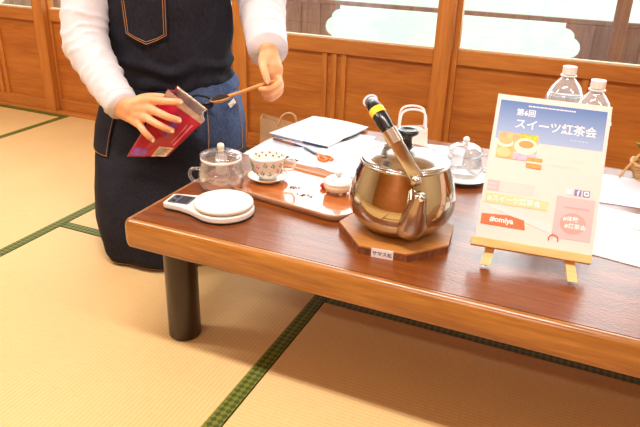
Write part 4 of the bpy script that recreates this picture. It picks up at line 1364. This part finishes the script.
for sg in (-1, 1):
    stitch([bib(0.5 + sg * 0.485, v / 30)[0:1] + bib(0.5 + sg * 0.485, v / 30)[1:] for v in range(31)])
    st = obj('strap', MB().tube([bib(0.5 + sg * 0.47, 1.0), Q(sg * 0.10, 0.09, 0.885), Q(sg * 0.085, 0.01, 0.915), Q(sg * 0.07, -0.07, 0.88), Q(sg * 0.02, -0.118, 0.76)], 0.016, 10, flat=(1, 0.15)), BIB, ap, smooth=True)
# hip pockets, seams and waist tie
def skp(th, v, lift=0.003):
    a = (math.degrees(th) + 128) / 256
    p = Vector(skirt(a, v))
    return tuple(p + Vector((math.sin(th), -math.cos(th), 0)) * lift)
def hip_pocket(t0, t1):
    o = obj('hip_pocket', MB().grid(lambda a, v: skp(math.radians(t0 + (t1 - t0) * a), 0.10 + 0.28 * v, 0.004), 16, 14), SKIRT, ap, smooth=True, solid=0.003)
    for e0, e1 in (((t0, 0.105), (t1, 0.105)), ((t0 + 1.5, 0.10), (t0 + 1.5, 0.375)), ((t1 - 1.5, 0.10), (t1 - 1.5, 0.375)), ((t0, 0.375), (t1, 0.375))):
        stitch([skp(math.radians(e0[0] + (e1[0] - e0[0]) * i / 12), e0[1] + (e1[1] - e0[1]) * i / 12, 0.0062) for i in range(13)], o, 0.0008)
    return o
hip_pocket(-78, -34)
hip_pocket(30, 72)
stitch([skp(math.radians(-126 + 252 * i / 100), 0.965, 0.0015) for i in range(101)])
def waist(a, v):
    th = math.radians(-125 + 250 * a)
    sn, cs = math.sin(th), math.cos(th)
    z = 0.478 + 0.018 * abs(sn) ** 2 - 0.012 * cs - 0.030 * v + 0.002 * nz((th * 3, 0, 0), 2)
    k = 0.006 + 0.003 * math.sin(v * PI)
    return Q((0.176 + k + 0.014 * v) * sn, (0.146 + k + 0.012 * v) * cs, z)
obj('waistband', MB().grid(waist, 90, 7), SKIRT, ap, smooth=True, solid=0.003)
bow = obj('bow', MB().ball(Q(0.070, 0.156, 0.455), (0.014, 0.010, 0.012), 14, 10), TROUSER, ap, smooth=True)
for pts in ([(0.07, 0.160, 0.456), (0.095, 0.180, 0.474), (0.130, 0.180, 0.468), (0.135, 0.172, 0.446), (0.105, 0.172, 0.442), (0.072, 0.162, 0.453)],
            [(0.07, 0.160, 0.456), (0.040, 0.182, 0.474), (0.005, 0.184, 0.466), (0.004, 0.182, 0.448), (0.035, 0.178, 0.444), (0.070, 0.162, 0.453)]):
    obj('bow_loop', MB().tube(catmull([Q(*p) for p in pts], 6), 0.0085, 10, flat=(1.0, 0.35)), TROUSER, bow, smooth=True)
for pts in ([(0.07, 0.160, 0.452), (0.082, 0.182, 0.420), (0.088, 0.200, 0.380)], [(0.068, 0.160, 0.452), (0.058, 0.184, 0.415), (0.060, 0.202, 0.370)]):
    obj('bow_tail', MB().tube(catmull([Q(*p) for p in pts], 6), 0.0085, 10, flat=(1.0, 0.3)), TROUSER, bow, smooth=True)
tg = skp(math.radians(58), 0.12, 0.016)
o = obj('cloth_tag', bx(-0.012, 0.012, -0.001, 0.001, -0.010, 0.006), PAPER, ap, loc=tg, rot=(0.15, math.radians(-35), math.radians(38)))
obj('tag_print', bx(-0.005, 0.005, -0.0016, -0.0009, -0.009, -0.003), plain('tag_yellow_print', (222, 190, 110), 0.6), o)

# ================================================================== POUCH AND SPOON, held in the hands
def held(name, label, cat):
    t_ = thing(name, label, cat, (-1.15, 1.555, 0), PA)
    return t_
pu = held('tea_pouch', 'open crimson foil pouch of tea held tilted in the hand', 'pouch')
FA, FB, FC, FD = [Vector(Q(*q)) for q in ((0.050, 0.318, 0.522), (0.141, 0.334, 0.449), (0.041, 0.338, 0.352), (-0.071, 0.312, 0.339))]
BA, BB, BC, BD = [Vector(Q(*q)) for q in ((0.064, 0.268, 0.520), (0.140, 0.276, 0.462), (0.050, 0.290, 0.360), (-0.066, 0.300, 0.345))]
def bil(A, B_, Cc, D, a, v):
    return (A * (1 - a) + B_ * a) * (1 - v) + (D * (1 - a) + Cc * a) * v
def front_f(a, v):
    p = bil(FA, FB, FC, FD, a, v)
    bu = 0.012 * math.sin(PI * a) * math.sin(PI * min(1, v * 0.9 + 0.08)) + 0.003 * nz((a * 3, v * 3, 0), 2)
    return tuple(p + Vector((0, -bu, 0)))
def back_f(a, v):
    p = bil(BA, BB, BC, BD, a, v)
    bu = 0.010 * math.sin(PI * a) * math.sin(PI * v) + 0.002 * nz((a * 3, v * 3, 7), 2)
    return tuple(p + Vector((0, bu, 0)))
obj('front_panel', MB().grid(front_f, 22, 22), RED, pu, smooth=True, solid=0.0012)
obj('back_panel', MB().grid(back_f, 22, 22), SILVER, pu, smooth=True, solid=0.0012)
def gus(aidx):
    def g(a, v):
        p, q = Vector(front_f(aidx, v)), Vector(back_f(aidx, v))
        inw = (Vector(front_f(0.5, v)) - Vector(front_f(aidx, v))).normalized()
        return tuple(p.lerp(q, a) + inw * 0.010 * math.sin(PI * a) * (1 - v * 0.6))
    return g
for ai in (0.0, 1.0):
    obj('side_gusset', MB().grid(gus(ai), 8, 22), SILVER if ai else RED, pu, smooth=True, solid=0.0010)
obj('bottom_fold', MB().grid(lambda a, v: tuple(Vector(front_f(a, 1)).lerp(Vector(back_f(a, 1)), v)), 16, 5), RED, pu, smooth=True, solid=0.001)
def on_front(a0, a1, v0, v1, lift=0.0018):
    return MB().grid(lambda a, v: tuple(Vector(front_f(a0 + (a1 - a0) * a, v0 + (v1 - v0) * v)) + Vector((0, -lift, 0))), 12, 12)
obj('top_seal', on_front(0.0, 1.0, 0.0, 0.09), SILVER, pu, smooth=True)
obj('purple_area', on_front(0.45, 0.62, 0.18, 0.55), PURPLE, pu, smooth=True)  # purple areas on the front foil
obj('purple_area', on_front(0.05, 0.42, 0.84, 0.97), PURPLE, pu, smooth=True)
lbp = obj('paper_label', on_front(0.60, 0.95, 0.76, 0.99, 0.0020), plain('beige_label_paper', (222, 200, 170), 0.6, var=0.1, scale=90), pu, smooth=True)
for k in range(5):
    obj('label_line', on_front(0.64, 0.90 - 0.05 * (k % 2), 0.80 + 0.035 * k, 0.812 + 0.035 * k, 0.0028), plain('grey_ink', (130, 116, 104), 0.7) if k == 0 else bpy.data.materials['grey_ink'], lbp)
obj('print_line', on_front(0.86, 0.90, 0.20, 0.70, 0.0022), plain('pink_print_line', (226, 120, 130), 0.4), pu, smooth=True)
obj('print_line', on_front(0.78, 0.80, 0.24, 0.66, 0.0022), bpy.data.materials['pink_print_line'], pu, smooth=True)

spn = held('wooden_spoon', 'wooden spoon heaped with dark tea leaves held over the glass server', 'spoon')
S0, S1 = Vector(Q(0.156, 0.332, 0.499)), Vector(Q(0.205, 0.317, 0.5095))
S2 = Vector(Q(0.273, 0.2895, 0.5290))
S3 = Vector(Q(0.326, 0.268, 0.5420))
obj('handle', MB().tube(catmull([S1 + (S0 - S1) * 0.08, S1.lerp(S2, 0.4), S2, S3], 6), [0.0050, 0.0046, 0.0043, 0.0042, 0.0041, 0.0040, 0.0040, 0.0041, 0.0043, 0.0045, 0.0047, 0.005, 0.0052, 0.0054, 0.0055, 0.0056, 0.0056, 0.0054, 0.0050], 12, round_cap=True), W['spoon'], spn, smooth=True)
ax = (S1 - S0)
sl = ax.length
ax.normalize()
sd_ = Vector((0, 0, 1)).cross(ax).normalized()
upb = ax.cross(sd_).normalized()
if upb.z < 0:
    upb = -upb
cen = S0.lerp(S1, 0.5)
def bowl(a, v, off=0.0, dp=0.010):
    an = 2 * PI * a
    r = v
    k = 1 - r * r
    return tuple(cen + ax * (sl * 0.53 * r * math.cos(an)) + sd_ * (0.0185 * r * math.sin(an) * (1 - 0.12 * math.cos(an))) + upb * (-dp * k + off))
mb_ = MB().grid(lambda a, v: bowl(a, 0.02 + 0.98 * v), 32, 8, closed_u=True)
o = obj('bowl', mb_, W['spoon'], spn, smooth=True, solid=0.0024)
tm = MB().grid(lambda a, v: tuple(Vector(bowl(a, 0.90 * (0.02 + 0.98 * v), 0.0, 0.0)) + upb * (0.0075 * (1 - v * v) + 0.0008 + 0.0012 * nz((a * 9, v * 6, 3), 3))), 32, 10, closed_u=True)
obj('tea_heap', tm, TEA, spn, smooth=False)
